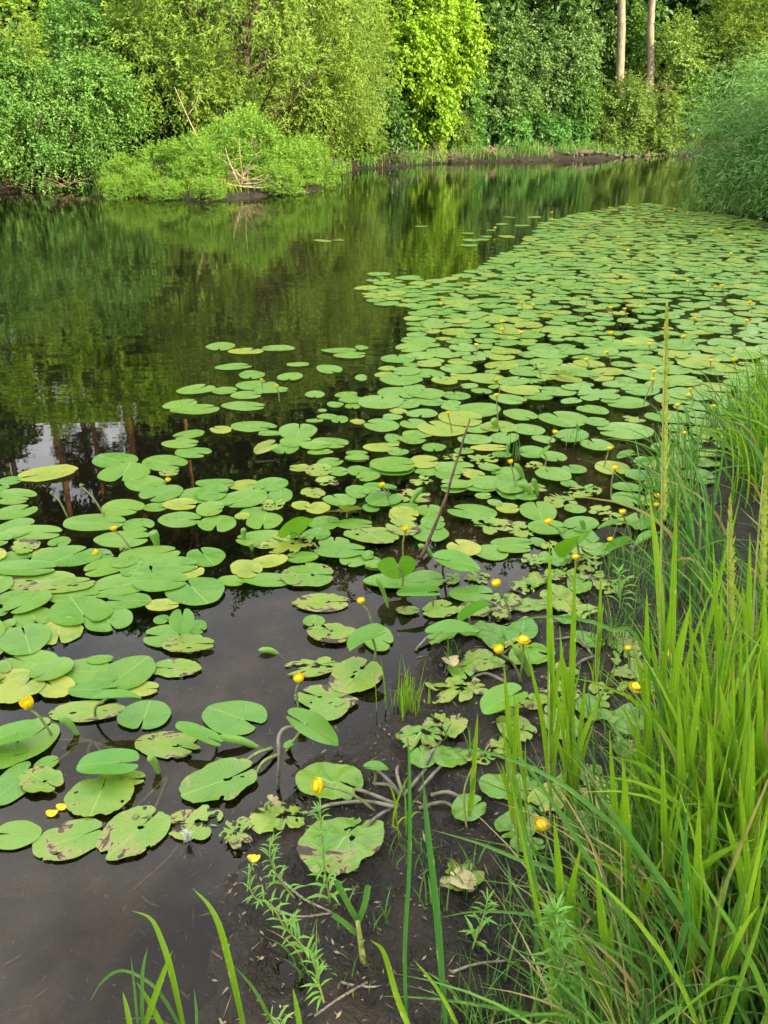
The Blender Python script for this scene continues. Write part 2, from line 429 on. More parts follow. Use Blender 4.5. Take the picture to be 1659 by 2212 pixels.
# ------------------------------------------------------------------ foliage
def crown_arrays(rx, ry, rz, lobes, twigs, per, ll, lw, droop=.25, seed=0, lobe_r=.42, twig_len=.45, low=-1.0, inner=.25, flat=.5, spread=.55):
    """leaf-sized faces set along many short twigs over the surfaces of a crown's limbs"""
    g = np.random.default_rng(seed)
    k = np.arange(lobes) + .5
    th = math.pi * (1 + 5 ** .5) * k + g.normal(0, .25, lobes); zc = 1 - 2 * k / lobes
    zc = np.clip(zc, low, 1)
    rr = np.sqrt(np.clip(1 - zc ** 2, .03, 1))
    C = np.stack([rr * np.cos(th), rr * np.sin(th), zc], -1) * g.uniform(.55, .86, (lobes, 1))
    lr = lobe_r * g.uniform(.5, 1.45, lobes)
    nsub = lobes * 11
    ls = g.choice(lobes, nsub, p=lr ** 2 / (lr ** 2).sum())
    ds = unit(g.normal(0, 1, (nsub, 3)) + .6 * unit(C[ls]) + np.array([0, 0, .3])); hs = g.uniform(.75, 1.22, (nsub, 1))
    si = g.integers(0, nsub, twigs); li = ls[si]
    d = unit(ds[si] + g.normal(0, .24, (twigs, 3)))
    P = C[li] + d * lr[li, None] * g.uniform(1 - inner, 1.06, (twigs, 1)) * hs[si] * (1 + .07 * g.normal(0, 1, (twigs, 1)).clip(-2, 2) + .28 * (g.random((twigs, 1)) > .93))
    P = P * np.array([rx, ry, rz])
    dirs = unit(unit(d / np.array([rx, ry, rz])) * 1.0 + g.normal(0, .35, (twigs, 3)) - np.array([0, 0, droop]))
    tl = twig_len * g.uniform(.5, 1.3, (twigs, 1))
    s = (np.arange(per) + .5) / per
    s = s[None, :] + g.uniform(-.04, .04, (twigs, per))
    B = P[:, None, :] + dirs[:, None, :] * (s * tl)[..., None] - np.array([0, 0, 1.]) * (droop * .55 * s ** 2 * tl)[..., None]
    side = unit(np.cross(dirs, np.array([0, 0, 1.])) + g.normal(0, .12, (twigs, 3)))
    sg = np.where(np.arange(per) % 2 == 0, 1., -1.)[None, :, None]
    A = unit(dirs[:, None, :] * .6 + side[:, None, :] * sg * spread + g.normal(0, .38, (twigs, per, 3)) - np.array([0, 0, .12 + droop * .55]))
    up = np.array([0, 0, 1.]) * flat + g.normal(0, .45, (twigs, per, 3)) + .35 * dirs[:, None, :]
    S = unit(np.cross(A, up)); N = np.cross(S, A)
    L = ll * g.uniform(.5, 1.3, (twigs, per, 1)); W = lw * g.uniform(.7, 1.2, (twigs, per, 1))
    v0 = B; v2 = B + A * L - N * L * .12
    m = B + A * L * .45 + N * W * .18
    V = np.stack([v0, m + S * W * .5, v2, m - S * W * .5], 2).reshape(-1, 3)
    n = twigs * per
    j = np.arange(n)[:, None] * 4
    F = np.concatenate([j + np.array([[0, 1, 2]]), j + np.array([[0, 2, 3]])])
    return V, F, C * np.array([rx, ry, rz])
def limbs_arrays(H0, Cs, cz, r0, lean=(0, 0), seed=0, trunk_top=None, twigs=True):
    g = np.random.default_rng(seed + 91)
    top = trunk_top if trunk_top else cz + .3
    n = 9
    tz = np.linspace(-.3, top, n)
    tp = np.stack([lean[0] * (np.maximum(tz, 0) / top) ** 1.5 + g.normal(0, .03 * r0 * 6, n) * (tz > .5), lean[1] * (np.maximum(tz, 0) / top) ** 1.5 + g.normal(0, .03 * r0 * 6, n) * (tz > .5), tz], -1)
    flare = 1 + .5 * np.exp(-(tz + .3) * 2.2)
    parts = [tube(tp, r0 * flare * np.linspace(1, .45, n), 10)]
    for c in Cs:
        e = c + np.array([lean[0], lean[1], cz])
        h0 = np.clip(e[2] - np.hypot(e[0], e[1]) * .8, .25 * top, .97 * top)
        kx = np.interp(h0, tz, tp[:, 0]); ky = np.interp(h0, tz, tp[:, 1])
        s = np.array([kx, ky, h0]); m = (s + e) / 2 + np.array([0, 0, -.06 * np.linalg.norm(e - s)]) + g.normal(0, .08, 3)
        P = catmull([s, m, e], 7); r = r0 * .36
        parts.append(tube(P, np.linspace(r, r * .18, 7), 5))
        if twigs:
            for q in range(3):
                a = P[3 + q]; b = a + g.normal(0, .5, 3) + np.array([0, 0, .25])
                parts.append(tube(catmull([a, (a + b) / 2 + g.normal(0, .06, 3), b], 4), np.linspace(r * .3, r * .08, 4), 4))
    return join(parts)
PROTO = {}
def crown_proto(key, mat, **kw):
    if key not in PROTO:
        V, F, C = crown_arrays(**kw)
        o = mk('crown', V, F, mat, smooth=False, link=False)
        PROTO[key] = (o, C)
    return PROTO[key]
def plant_tree(name, cat, label, x, y, key, crown_z, bark, r0=.12, scale=1.0, rot=0.0, sq=1.0, lean=(0, 0), group=None, trunk_top=None, z=None, trunk=True, twigs=True):
    zb = max(hgt(x, y), 0) if z is None else z
    root = empty(name, (x, y, zb), label, cat, group)
    o, C = PROTO[key]
    c = o.copy(); COL.objects.link(c); c.parent = root
    c.location = (lean[0], lean[1], crown_z); c.rotation_euler = (0, 0, rot); c.scale = (scale, scale, scale * sq)
    if trunk:
        ca, sa = math.cos(rot), math.sin(rot)
        Cr = np.stack([C[:, 0] * ca - C[:, 1] * sa, C[:, 0] * sa + C[:, 1] * ca, C[:, 2] * sq], -1) * scale
        V, F = limbs_arrays(0, Cr, crown_z, r0, lean, int(abs(x * 31 + y * 17)), trunk_top, twigs)
        mk('trunk', V, F, bark, root)
    return root
# ------------------------------------------------------------------ far bank trees
bark_grey = bark_mat('grey_bark', (.17, .14, .10), (.29, .245, .18))
bark_dark = bark_mat('dark_bark', (.045, .036, .027), (.11, .088, .065))
bark_pine = bark_mat('pine_bark', (.17, .075, .032), (.34, .17, .075), 4, 1.2)
lf_willow = leaf_mat('willow_leaf', (.125, .225, .030), (.19, .285, .038), .32, .5)
lf_maple = leaf_mat('maple_leaf', (.15, .30, .02), (.22, .36, .028), .36, .42)
lf_alder = leaf_mat('alder_leaf', (.062, .165, .028), (.105, .22, .036), .25, .36)
lf_dark = leaf_mat('dark_leaf', (.034, .095, .022), (.065, .14, .026), .25, .42)
lf_grey = leaf_mat('grey_green_leaf', (.075, .165, .042), (.12, .215, .055), .25, .42)
lf_spit = leaf_mat('spit_bush_leaf', (.10, .24, .03), (.18, .31, .04), .35, .45)
lf_yel = leaf_mat('yellow_green_leaf', (.115, .21, .035), (.17, .26, .05), .33, .45)
lf_near = leaf_mat('osier_leaf', (.08, .20, .05), (.14, .28, .07), .3, .36)
lf_pine = leaf_mat('pine_needle', (.035, .075, .025), (.06, .105, .035), .15, .5)
lf_herb = leaf_mat('bank_herb_leaf', (.055, .17, .035), (.10, .24, .05), .3, .45)

crown_proto('alder', lf_alder, rx=2.4, ry=2.0, rz=1.75, lobes=24, twigs=6200, per=9, ll=.09, lw=.052, droop=.25, seed=1, lobe_r=.36, twig_len=.5)
crown_proto('willow', lf_willow, rx=2.9, ry=2.3, rz=2.7, lobes=34, twigs=4600, per=12, ll=.115, lw=.034, droop=.12, seed=2, lobe_r=.33, twig_len=.55, flat=.2)
crown_proto('maple', lf_maple, rx=2.0, ry=1.9, rz=2.75, lobes=28, twigs=3600, per=8, ll=.14, lw=.11, droop=.35, seed=3, lobe_r=.34, twig_len=.5, flat=.9)
crown_proto('grey', lf_grey, rx=2.1, ry=1.8, rz=2.3, lobes=30, twigs=4000, per=9, ll=.13, lw=.075, droop=.25, seed=4, lobe_r=.34, twig_len=.5)
crown_proto('yellow', lf_yel, rx=1.6, ry=1.5, rz=1.9, lobes=26, twigs=3200, per=9, ll=.13, lw=.075, droop=.2, seed=5, lobe_r=.34, twig_len=.5)
crown_proto('spit', lf_spit, rx=.8, ry=.7, rz=.75, lobes=18, twigs=850, per=11, ll=.11, lw=.030, droop=-.25, seed=6, lobe_r=.36, twig_len=.3, flat=.2)
crown_proto('osier', lf_near, rx=1.9, ry=1.5, rz=1.25, lobes=32, twigs=3000, per=15, ll=.145, lw=.024, droop=.25, seed=8, lobe_r=.34, twig_len=.85, flat=.2, spread=.7)
crown_proto('forest', lf_dark, rx=3.3, ry=3.0, rz=5.5, lobes=46, twigs=4200, per=9, ll=.26, lw=.17, droop=.3, seed=9, lobe_r=.27, twig_len=.7)
crown_proto('forest_light', leaf_mat('lime_leaf', (.075, .16, .03), (.12, .215, .04), .3, .45), rx=3.2, ry=3.0, rz=5.0, lobes=44, twigs=4200, per=9, ll=.25, lw=.18, droop=.3, seed=10, lobe_r=.27, twig_len=.7)
crown_proto('pine', lf_pine, rx=2.2, ry=2.2, rz=3.0, lobes=20, twigs=1500, per=14, ll=.22, lw=.05, droop=-.2, seed=11, lobe_r=.30, twig_len=.6)
crown_proto('under', lf_dark, rx=1.9, ry=1.5, rz=1.5, lobes=24, twigs=2200, per=9, ll=.16, lw=.10, droop=.25, seed=12, lobe_r=.36, twig_len=.5)
crown_proto('herb', lf_herb, rx=.55, ry=.45, rz=.46, lobes=12, twigs=420, per=8, ll=.12, lw=.06, droop=.1, seed=13, lobe_r=.4, twig_len=.2)

P = lambda a, b: px(a, b)[:2]
# left: alder leaning over the water
plant_tree('alder_bush', 'bush', 'big dark green alder bush overhanging the water left of the spit', *(P(110, 408) + [-.2, .6]), 'alder', 1.35, bark_dark, .09, .86, .4, .95, (.0, -.2))
plant_tree('alder_bush', 'bush', 'green alder bush at the far left rim, half cut by the frame', *(P(-120, 415) + [0, .8]), 'alder', 1.3, bark_dark, .09, .85, 2.1, 1.0, (0, -.2))
plant_tree('alder_bush', 'bush', 'deep green bush filling the gap between alder and big willow', *(P(275, 395) + [0, 2.4]), 'alder', 2.3, bark_dark, .09, .8, 3.3, 1.05)
# big willow on the spit
plant_tree('willow_tree', 'tree', 'large olive green willow with fine leaves rising behind the spit', *(P(525, 400) + [0, 2.1]), 'willow', 2.9, bark_dark, .14, 1.0, .3, 1.1, (.0, -.2))
plant_tree('willow_tree', 'tree', 'paler yellowish willow leaning right towards the bright maple', *(P(680, 384) + [.05, 2.3]), 'willow', 2.7, bark_dark, .12, .76, 2.2, 1.25, (.1, -.2))
# bright maple
plant_tree('maple_tree', 'tree', 'sunlit yellow green maple with large leaves, brightest crown on the far bank', *(P(885, 356) + [0, 2.0]), 'maple', 2.9, bark_dark, .13, 1.0, .0, 1.0, (0, -.3))
plant_tree('maple_tree', 'tree', 'taller green maple standing behind the brightest maple', *(P(840, 345) + [0, 3.5]), 'maple', 5.6, bark_dark, .16, 1.25, 1.2, 1.2)
# grey green bushes
plant_tree('sallow_bush', 'bush', 'broad grey green sallow bush left of the two tall trunks', *(P(1170, 342) + [0, 2.7]), 'grey', 2.6, bark_dark, .1, .98, .2, 1.0, (0, -.3))
plant_tree('sallow_bush', 'bush', 'smaller dusky sallow bush beside the slender orange trunk', *(P(1085, 346) + [0, 2.3]), 'grey', 2.0, bark_dark, .09, .9, 1.9, 1.0)
plant_tree('sallow_bush', 'bush', 'tall dusky sallow behind the broad sallow, reaching out of frame', *(P(1225, 335) + [0, 5]), 'grey', 4.4, bark_dark, .12, 1.35, 2.9, 1.2)
plant_tree('thicket_bush', 'bush', 'yellow green thicket right of the two tall trunks', *(P(1500, 332) + [1.0, 1.4]), 'yellow', 2.4, bark_dark, .08, 1.0, .5, 1.0)
plant_tree('thicket_bush', 'bush', 'taller hazy thicket above the osier at the right edge', *(P(1600, 330) + [0.3, 1.0]), 'willow', 3.4, bark_dark, .09, 1.1, 1.7, 1.1)
# spit bushes
for (a, b, s, q, lab) in [(262, 418, .58, .75, 'low pale bush at the left end of the spit'), (345, 420, .62, .8, 'low yellow green bush second on the spit beside the pale one'),
                    (430, 424, .75, .8, 'small sparse bush in front of the thin bare stem on the spit'), (545, 416, .9, 1.05, 'upright leafy bush, tallest on the spit'),
                    (628, 412, .72, .85, 'rounded bush right of the tallest spit bush'), (680, 404, .72, 1.0, 'yellow tipped bush at the right end of the spit'),
                    (485, 412, .7, 1.0, 'little bush behind the bleached dead branch'), (300, 428, .45, .8, 'low bush at the water edge, left part of the spit'), (395, 428, .42, .8, 'low bush at the water edge before the bare stem'), (600, 424, .55, .8, 'low bush at the water edge right of the dead branch'), (350, 436, .36, .75, 'tiny bush touching the water in the middle of the spit'), (440, 438, .36, .75, 'tiny bush touching the water just left of the dead branch'), (240, 432, .38, .8, 'tiny bush touching the water at the spit left tip')]:
    plant_tree('spit_bush', 'bush', lab, *(P(a, b) + [0, .45]), 'spit', .52 * s * q, bark_dark, .03, s, a * .1, q, group='bushes on the spit', twigs=False)
plant_tree('spit_bush', 'bush', 'small olive bush on the bank right of the spit', *(P(770, 364) + [0, .5]), 'spit', .6, bark_dark, .03, 1.0, 1., .9, group='bushes on the spit', twigs=False)
# two tall trunks (poplars), crowns above the frame
for a, lab in ((1337, 'tall pale trunk standing left in the pair above the dead brush'), (1399, 'tall pale trunk standing right in the pair, slightly thinner')):
    b = P(a, 336) + [0, .7]
    r = .21 if a < 1360 else .18
    plant_tree('poplar_tree', 'tree', lab, *b, 'forest_light', 11.2, bark_grey, r, .9, a * .01, .9, (-1.9, -.4), 'pair of tall trunks', trunk_top=12.0)
b = P(1043, 338) + [0, 3]
plant_tree('pine_tree', 'tree', 'slender orange barked pine behind the dusky sallow', *b, 'pine', 11, bark_pine, .09, .8, 1., .8, (.1, 0), trunk_top=11.5)
# pines at the left whose trunks are seen mirrored in the water
for (xx, yy, r, h, lab) in [(-13.6, 30, .2, 15, 'thick pine whose dark trunk mirrors at the left water edge'), (-12.4, 31, .13, 14, 'thin pine beside the thick pine, mirrored next to it'),
                       (-10.4, 29.5, .21, 15.5, 'stout pine mirrored right of the white sky patch'), (-7.3, 27, .1, 12.5, 'pale thin pine whose bright trunk mirrors nearest mid river'),
                       (-16.5, 31, .18, 15, 'pine at the far left, outside the willow group')]:
    plant_tree('pine_tree', 'tree', lab, xx, yy, 'pine', h, bark_pine, r, .85, xx, .8, (random.uniform(-.2, .2), -.4), 'pines behind the left bank', trunk_top=h + 1.2)
# tall crowns far back
plant_tree('maple_tree', 'tree', 'yellow green maple above the alder at the top left corner', *(P(170, 395) + [0, 4.2]), 'maple', 4.6, bark_dark, .14, 1.05, 2.2, .9, (0, -.4))
plant_tree('maple_tree', 'tree', 'green maple behind the alder at the left frame edge', *(P(-20, 395) + [0, 4.5]), 'maple', 4.9, bark_dark, .14, 1.1, 4.0, .9, (0, -.4))
# forest
k = 0
KIND = ['oak', 'lime', 'ash', 'elm']
WHERE = ['behind the alder bush', 'behind the big willow', 'behind the bright maple', 'behind the slender orange pine', 'behind the broad sallow', 'behind the two tall trunks', 'behind the yellow green thicket']
for (xx, yy, key, s, cz) in [(-19, 31, 'forest', 1.1, 6.5), (-5.2, 33, 'forest', 1.15, 9.0), (-1.5, 33, 'forest_light', 1.2, 9), (2.6, 37, 'forest', 1.25, 9),
                         (6.4, 40, 'forest', 1.25, 8.0), (10.5, 44, 'forest', 1.3, 8.0), (14.5, 46, 'forest', 1.35, 8.5), (19, 46, 'forest_light', 1.3, 8),
                         (24, 46, 'forest', 1.3, 8), (-23, 26, 'forest', 1.1, 6.5), (-9.5, 37, 'forest_light', .75, 5.5), (4.8, 45, 'forest_light', 1.4, 11),
                         (16.5, 51, 'forest', 1.5, 11), (10, 52, 'forest', 1.5, 12), (0, 43, 'forest', 1.4, 12), (29, 42, 'forest', 1.2, 7),
                         (-20, 38, 'forest', .95, 17.5), (-13.5, 38, 'forest', .95, 18.0), (-7, 36, 'forest', 1.2, 13), (-1, 37, 'forest', 1.25, 13.5), (5, 40, 'forest', 1.3, 14), (11.5, 43, 'forest', 1.35, 15), (18, 46, 'forest', 1.4, 15.5), (-25, 34, 'forest', 1.2, 12), (-11.0, 40, 'pine', 1.2, 11.5), (-14.2, 34, 'pine', .6, 10.5), (-12.2, 35, 'pine', .55, 12.2), (-9.2, 34, 'pine', .8, 9.5), (-11.6, 34.5, 'pine', .5, 10.2)]:
    wh = WHERE[min(range(7), key=lambda i_: abs([-6.5, -3.5, 1.2, 4.6, 7.5, 11.5, 15][i_] - xx * 30 / yy))]
    plant_tree('pine_tree' if key == 'pine' else 'forest_tree', 'tree', ('%s pine crown standing %s' if key == 'pine' else '%s leafy forest tree standing %s') % (['tall dark', 'broad dark', 'tall green', 'broad green'][k % 4] if k < 14 else 'very tall', wh), xx, yy, key, cz, bark_dark, .2, s, k * 1.3, 1.0, (0, 0), 'forest trees beyond the far bank', trunk_top=cz + 3, twigs=False)
    k += 1
# understorey filling the wood below the crowns
pos = [(-17, 25, 1.2), (-13.5, 25.5, 1.2), (-10.5, 26.5, 1.3), (-7.0, 26.0, 1.3), (-8.5, 23.8, 1.0), (-4.6, 28.5, 1.3), (-2.0, 29, 1.3), (-1.2, 27.4, 1.0), (.2, 31.5, 1.2), (2.6, 34, 1.2), (4.5, 34.5, 1.1), (3.4, 32.6, .75),
       (6.4, 38.5, 1.3), (9.3, 40, 1.4), (12.6, 41, 1.4), (16, 42, 1.5), (20, 43, 1.5), (8.0, 36.8, 1.0), (10.9, 38.6, 1.0), (24, 44, 1.5), (13, 44, 1.6), (1.0, 30.6, .8), (-14.8, 22.0, 1.0)]
for i_, (xx, yy, s) in enumerate(pos):
    yy += 5.5 if xx > 6 else 3.2 if xx > -3 else 1.0
    wh = WHERE[min(range(7), key=lambda i2: abs([-6.5, -3.5, 1.2, 4.6, 7.5, 11.5, 15][i2] - xx * 30 / yy))]
    kk = 'grey' if xx > 9 else 'under'
    plant_tree('undergrowth_bush', 'bush', '%s shadowy bush low in the wood %s' % (['dense', 'ragged', 'rounded', 'broad', 'small', 'tall', 'leaning'][i_ % 7], wh), xx, yy, kk, 1.35 * s, bark_dark, .06, s, i_ * .7, 1.15, group='bushes low in the wood', twigs=False)
# herbs along the bank
hp = [(1000, 346, 1.), (1035, 344, .9), (1072, 342, 1.05), (1100, 343, 1.1), (1130, 341, .9), (1165, 341, .8), (1200, 342, .75), (1235, 340, .7), (860, 352, .8), (835, 354, .9), (1290, 336, .8), (955, 346, .8), (1345, 334, .7), (20, 398, .8), (-60, 400, .9)]
for i_, (a, b, s) in enumerate(hp):
    plant_tree('nettle_clump', 'plant', '%s nettle clump on the bank %s' % (['fresh green', 'dense green', 'low green', 'taller green'][i_ % 4], 'below the broad sallow' if 980 < a < 1320 else ('below the bright maple' if a > 500 else 'left of the alder')), *(P(a, b) + [0, .5]), 'herb', .5 * s, bark_dark, .01, s * 1.55, a, 1.0, group='nettle clumps along the far bank', trunk=False)
for (a, b, s, lab) in [(1330, 338, .8, 'small shrub at the foot of the left tall trunk'), (1418, 336, .8, 'small shrub at the foot of the right tall trunk'), (1285, 338, .45, 'low shrub between the broad sallow and the tall trunks'), (780, 362, .5, 'low green shrub on the bank between willow and maple'), (990, 348, .42, 'low shrub on the bank right of the bright maple'), (1470, 333, .6, 'shrub on the bank behind the osier')]:
    plant_tree('bank_shrub', 'shrub', lab, *(P(a, b) + [0, .55]), 'yellow', .95 * s, bark_dark, .03, s, a * .3, .9, group='shrubs along the far bank', twigs=False)
crown_proto('sapling', lf_yel, rx=.8, ry=.75, rz=1.1, lobes=14, twigs=650, per=9, ll=.12, lw=.07, droop=.15, seed=21, lobe_r=.42, twig_len=.45)
crown_proto('sapling_dark', lf_alder, rx=.8, ry=.75, rz=1.0, lobes=14, twigs=650, per=9, ll=.11, lw=.065, droop=.15, seed=22, lobe_r=.42, twig_len=.45)
crown_proto('wisp', lf_willow, rx=.8, ry=.7, rz=1.2, lobes=12, twigs=600, per=12, ll=.11, lw=.03, droop=.05, seed=23, lobe_r=.44, twig_len=.6)
for (a, b, dy_, key, s, cz, lab) in [(235, 396, 1.5, 'wisp', 1.0, 2.3, 'wispy sapling between the alder and the big willow'), (330, 398, 1.7, 'sapling_dark', 1.0, 2.0, 'dark sapling left of the thin bare stem'), (470, 402, 1.4, 'wisp', .9, 1.6, 'pale sapling under the middle of the big willow'), (730, 380, 1.6, 'wisp', .9, 1.9, 'wispy sapling at the right foot of the big willow'),
        (800, 364, 1.3, 'sapling_dark', .8, 1.3, 'dark sapling left of the bright maple trunk'), (850, 358, 1.6, 'sapling', .9, 3.4, 'light sapling in front of the bright maple, left side'), (990, 350, 1.2, 'sapling_dark', 1.0, 1.9, 'dark sapling right of the bright maple'), (1075, 346, 1.6, 'sapling_dark', .9, 3.0, 'green sapling beside the slender orange trunk'), (1130, 344, 1.6, 'sapling', .7, 1.3, 'light sapling in front of the broad sallow, left side'),
        (1260, 342, 1.6, 'sapling_dark', .9, 1.6, 'dark sapling in front of the broad sallow, right side'), (1450, 336, 1.2, 'sapling', 1.2, 3.0, 'yellow sapling right of the tall trunks'), (1540, 332, .8, 'wisp', 1.3, 3.2, 'wispy sapling behind the osier'), (1480, 335, .8, 'sapling_dark', 1.1, 1.6, 'dark low sapling behind the osier left edge'), (40, 408, .7, 'wisp', .9, 2.6, 'wispy sapling rising above the alder at left'), (180, 404, 1.2, 'sapling_dark', .8, 2.9, 'sapling poking out above the alder right half'), (1370, 334, 2.2, 'sapling_dark', 1.1, 3.8, 'dark sapling seen between the two tall trunks')]:
    plant_tree('sapling', 'sapling', lab, *(P(a, b) + [0, dy_]), key, cz, bark_dark, .035, s, a * .37, 1.0, group='saplings along the far bank', twigs=False)
# near osier willow at right
plant_tree('osier_bush', 'bush', 'blue green osier willow with narrow leaves on the right bank', *(P(1610, 468) + [1.25, 1.0]), 'osier', 1.2, bark_dark, .06, .95, .3, .95, (0, -.2))
plant_tree('osier_bush', 'bush', 'taller osier willow behind the front one at the right edge', *(P(1690, 440) + [2.0, 1.6]), 'osier', 1.8, bark_dark, .07, 1.05, 2.0, 1.0)
plant_tree('osier_bush', 'bush', 'osier shoots overhanging the pads at the right frame edge', *(P(1760, 500) + [.9, .4]), 'osier', 1.3, bark_dark, .06, .85, 4.1, 1.0)
# trees behind and beside the viewer: they shade the near water
sdx, sdy = SUNV.x / math.hypot(SUNV.x, SUNV.y), SUNV.y / math.hypot(SUNV.x, SUNV.y)
for i_, (al, ac, s, cz) in enumerate(SHADE):
    xx, yy = sdx * al - sdy * ac, sdy * al + sdx * ac
    plant_tree('bank_tree', 'tree', 'leafy tree on the near bank behind the viewer', xx, yy, 'forest', cz, bark_dark, .22, s, i_ * 2.1, 1.0, group='trees behind the viewer', trunk_top=cz + 2, twigs=False)
# ------------------------------------------------------------------ lily pads
PAD = pad_mat(); BRIGHT_PAD = pad_mat('brightened_lily_leaf', False, True); PADS = pad_mat('lily_pad_leaf_far', True)  # second one: fresher green, colour also lifted where raised leaves came out dark
stalk_m = plain_mat('lily_stalk', (.13, .17, .05), (.24, .27, .10), 40, .45, .4)
pale_stalk = plain_mat('bleached_stalk', (.085, .08, .058), (.20, .19, .14), 30, .55, .3)
roll_m = leaf_mat('rolled_leaf', (.15, .32, .05), (.20, .38, .07), .25, .4)
brown_leaf = plain_mat('dead_leaf', (.30, .24, .11), (.52, .44, .26), 22, .7, .2, .6, .006, .2)
CLOCK = lambda h: R(90 - 30 * h)
def pad_unit(g, ns=44, bites=0, bite_d=.25, delta=None, rings=(.0, .16, .36, .58, .78, .92, 1.0)):
    """heart shaped pad, stalk at the origin, tip towards +y, unit length; returns (ns*rings) points and faces"""
    dl = delta if delta is not None else g.uniform(.05, .17)
    psi = np.linspace(-math.pi + dl, math.pi - dl, ns)
    a, b = .5, g.uniform(.38, .45)
    ap = np.array([g.uniform(-.015, .015), -.14 + g.uniform(-.03, .03)])
    pw = 1 + .10 * np.cos(psi) ** 2 * np.sign(np.cos(psi))
    O = np.stack([b * np.sin(psi) * (1 - .05 * np.cos(psi)), a * np.cos(psi)], -1)
    O *= (1 + .018 * np.sin(psi * 3 + g.uniform(0, 6)) + .012 * np.sin(psi * 7 + g.uniform(0, 6)))[:, None]
    end = (np.abs(psi) / (math.pi - dl)) ** 26
    sc = 1 - .17 * end
    for k in range(bites):
        p0 = g.uniform(-2.9, 2.9); wd = g.uniform(.06, .28); dp = g.uniform(.08, 1) * bite_d
        sc = sc * (1 - dp * np.exp(-((psi - p0) / wd) ** 2))
    if bites: sc = sc * (1 - .05 * g.random(ns))
    O = ap + (O - ap) * sc[:, None]
    s = np.array(rings)
    Pq = ap[None, None] + (O[None] - ap[None, None]) * s[:, None, None]
    i = np.arange(len(s) - 1)[:, None] * ns + np.arange(ns - 1)[None]
    F = np.stack([i, i + 1, i + ns + 1, i + ns], -1).reshape(-1, 4)
    th = np.broadcast_to(psi[None], Pq.shape[:2]); rr = np.broadcast_to(s[:, None], Pq.shape[:2])
    return Pq.reshape(-1, 2), F, ap, th.ravel(), rr.ravel()
def eat_holes(g, U, F, n, size=.05):
    C = U[F].mean(1); keep = np.ones(len(F), bool)
    for _ in range(n):
        j = g.integers(len(F)); d = np.hypot(*(C - C[j]).T)
        keep &= d > size * g.uniform(.5, 1.5)
    return F[keep]
placed = []         # x, y, radius, layer
def layer_for(x, y, r):
    used = {l for (a, b, q, l) in placed if (a - x) ** 2 + (b - y) ** 2 < ((r + q) * .93) ** 2}
    l = 0
    while l in used and l < 7: l += 1
    placed.append((x, y, r, l)); return l
LABELQ = []         # things whose label names a landmark: (obj, x, y, noun)
def pad_at(cx, cy, gw, gd, ang, kind='c', near=True, seed=0, lift=0.0):
    """floating pad: world centre, world extents, notch direction (world angle)"""
    g = np.random.default_rng(seed)
    bites = {'c': 0, 'y': g.integers(0, 3), 'b': g.integers(2, 6), 'r': g.integers(9, 15)}[kind]
    ns = 48 if near else 26
    rings = (.0, .12, .26, .4, .54, .68, .8, .9, .96, 1.0) if kind in 'rb' and near else ((.0, .16, .36, .58, .78, .92, 1.0) if near else (0., .4, .8, 1.))
    U, F, ap, th, rr = pad_unit(g, ns + (30 if kind == 'r' else 0), bites, {'r': .55, 'b': .22}.get(kind, .15), rings=rings)
    if near and kind in 'rb': F = eat_holes(g, U, F, {'r': 9, 'b': 3}[kind], {'r': .055, 'b': .03}[kind])
    uvv = U - ap
    a = ang + math.pi / 2           # unit notch points to -y
    ca, sa = math.cos(a), math.sin(a)
    W = np.stack([U[:, 0] * ca - U[:, 1] * sa, U[:, 0] * sa + U[:, 1] * ca], -1)
    mn, mx = W.min(0), W.max(0)
    W = (W - (mn + mx) / 2) / (mx - mn) * np.array([gw, gd])
    r = (gw + gd) / 4
    lay = layer_for(cx, cy, r)
    z = .007 + .0042 * lay
    wave = .010 * r / .1 * (rr ** 2) * (np.sin(th * 2 + g.uniform(0, 6)) * .30 + np.sin(th * 3 + g.uniform(0, 6)) * .25) * (2.0 if kind == 'r' else 1)
    cup = (.004 if near else .002) * rr ** 4 * g.uniform(-.2, 1.0) 
    tx, ty = g.normal(0, .022, 2)
    zz = wave * .55 + cup + W[:, 0] * tx + W[:, 1] * ty + lift * (rr * np.cos(th) * .5 + .5)
    hx = height(cx + W[:, 0], cy + W[:, 1])
    base = np.maximum(hx * .75 + .25 * hx.max(), 0) + .006 * (hx.max() > 0)
    zc = float(np.max(base.mean(), 0))
    zz = np.maximum(zz, -.003 * (lay < 1)) + base - zc
    V = np.column_stack([W, zz])
    return V, F, uvv, (cx, cy, zc + z)
def add_pad(cx, cy, gw, gd, ang, kind='c', near=True, seed=0, name='lily_pad', lift=0.0, bright=None):
    V, F, uvv, loc = pad_at(cx, cy, gw, gd, ang, kind, near, seed, lift)
    o = mk(name, V, F, PAD, uv=uvv); o.location = loc
    g = np.random.default_rng(seed + 5)
    yl = {'c': g.uniform(0, .12), 'y': g.uniform(.6, 1), 'b': g.uniform(.12, .4), 'r': g.uniform(.25, .6)}[kind]
    br = {'c': g.uniform(0, .22), 'y': g.uniform(.2, .45), 'b': g.uniform(.62, .85), 'r': g.uniform(.55, .85)}[kind]
    o.color = (yl, br, (g.uniform(0, .5) + float(np.clip((cy - 2.5) / 4, 0, .8))) if bright is None else bright, 1)  # paler with distance: sky sheen painted into the pad colour
    o['category'] = 'lily pad'; o['group'] = 'yellow water lily pads'
    return o
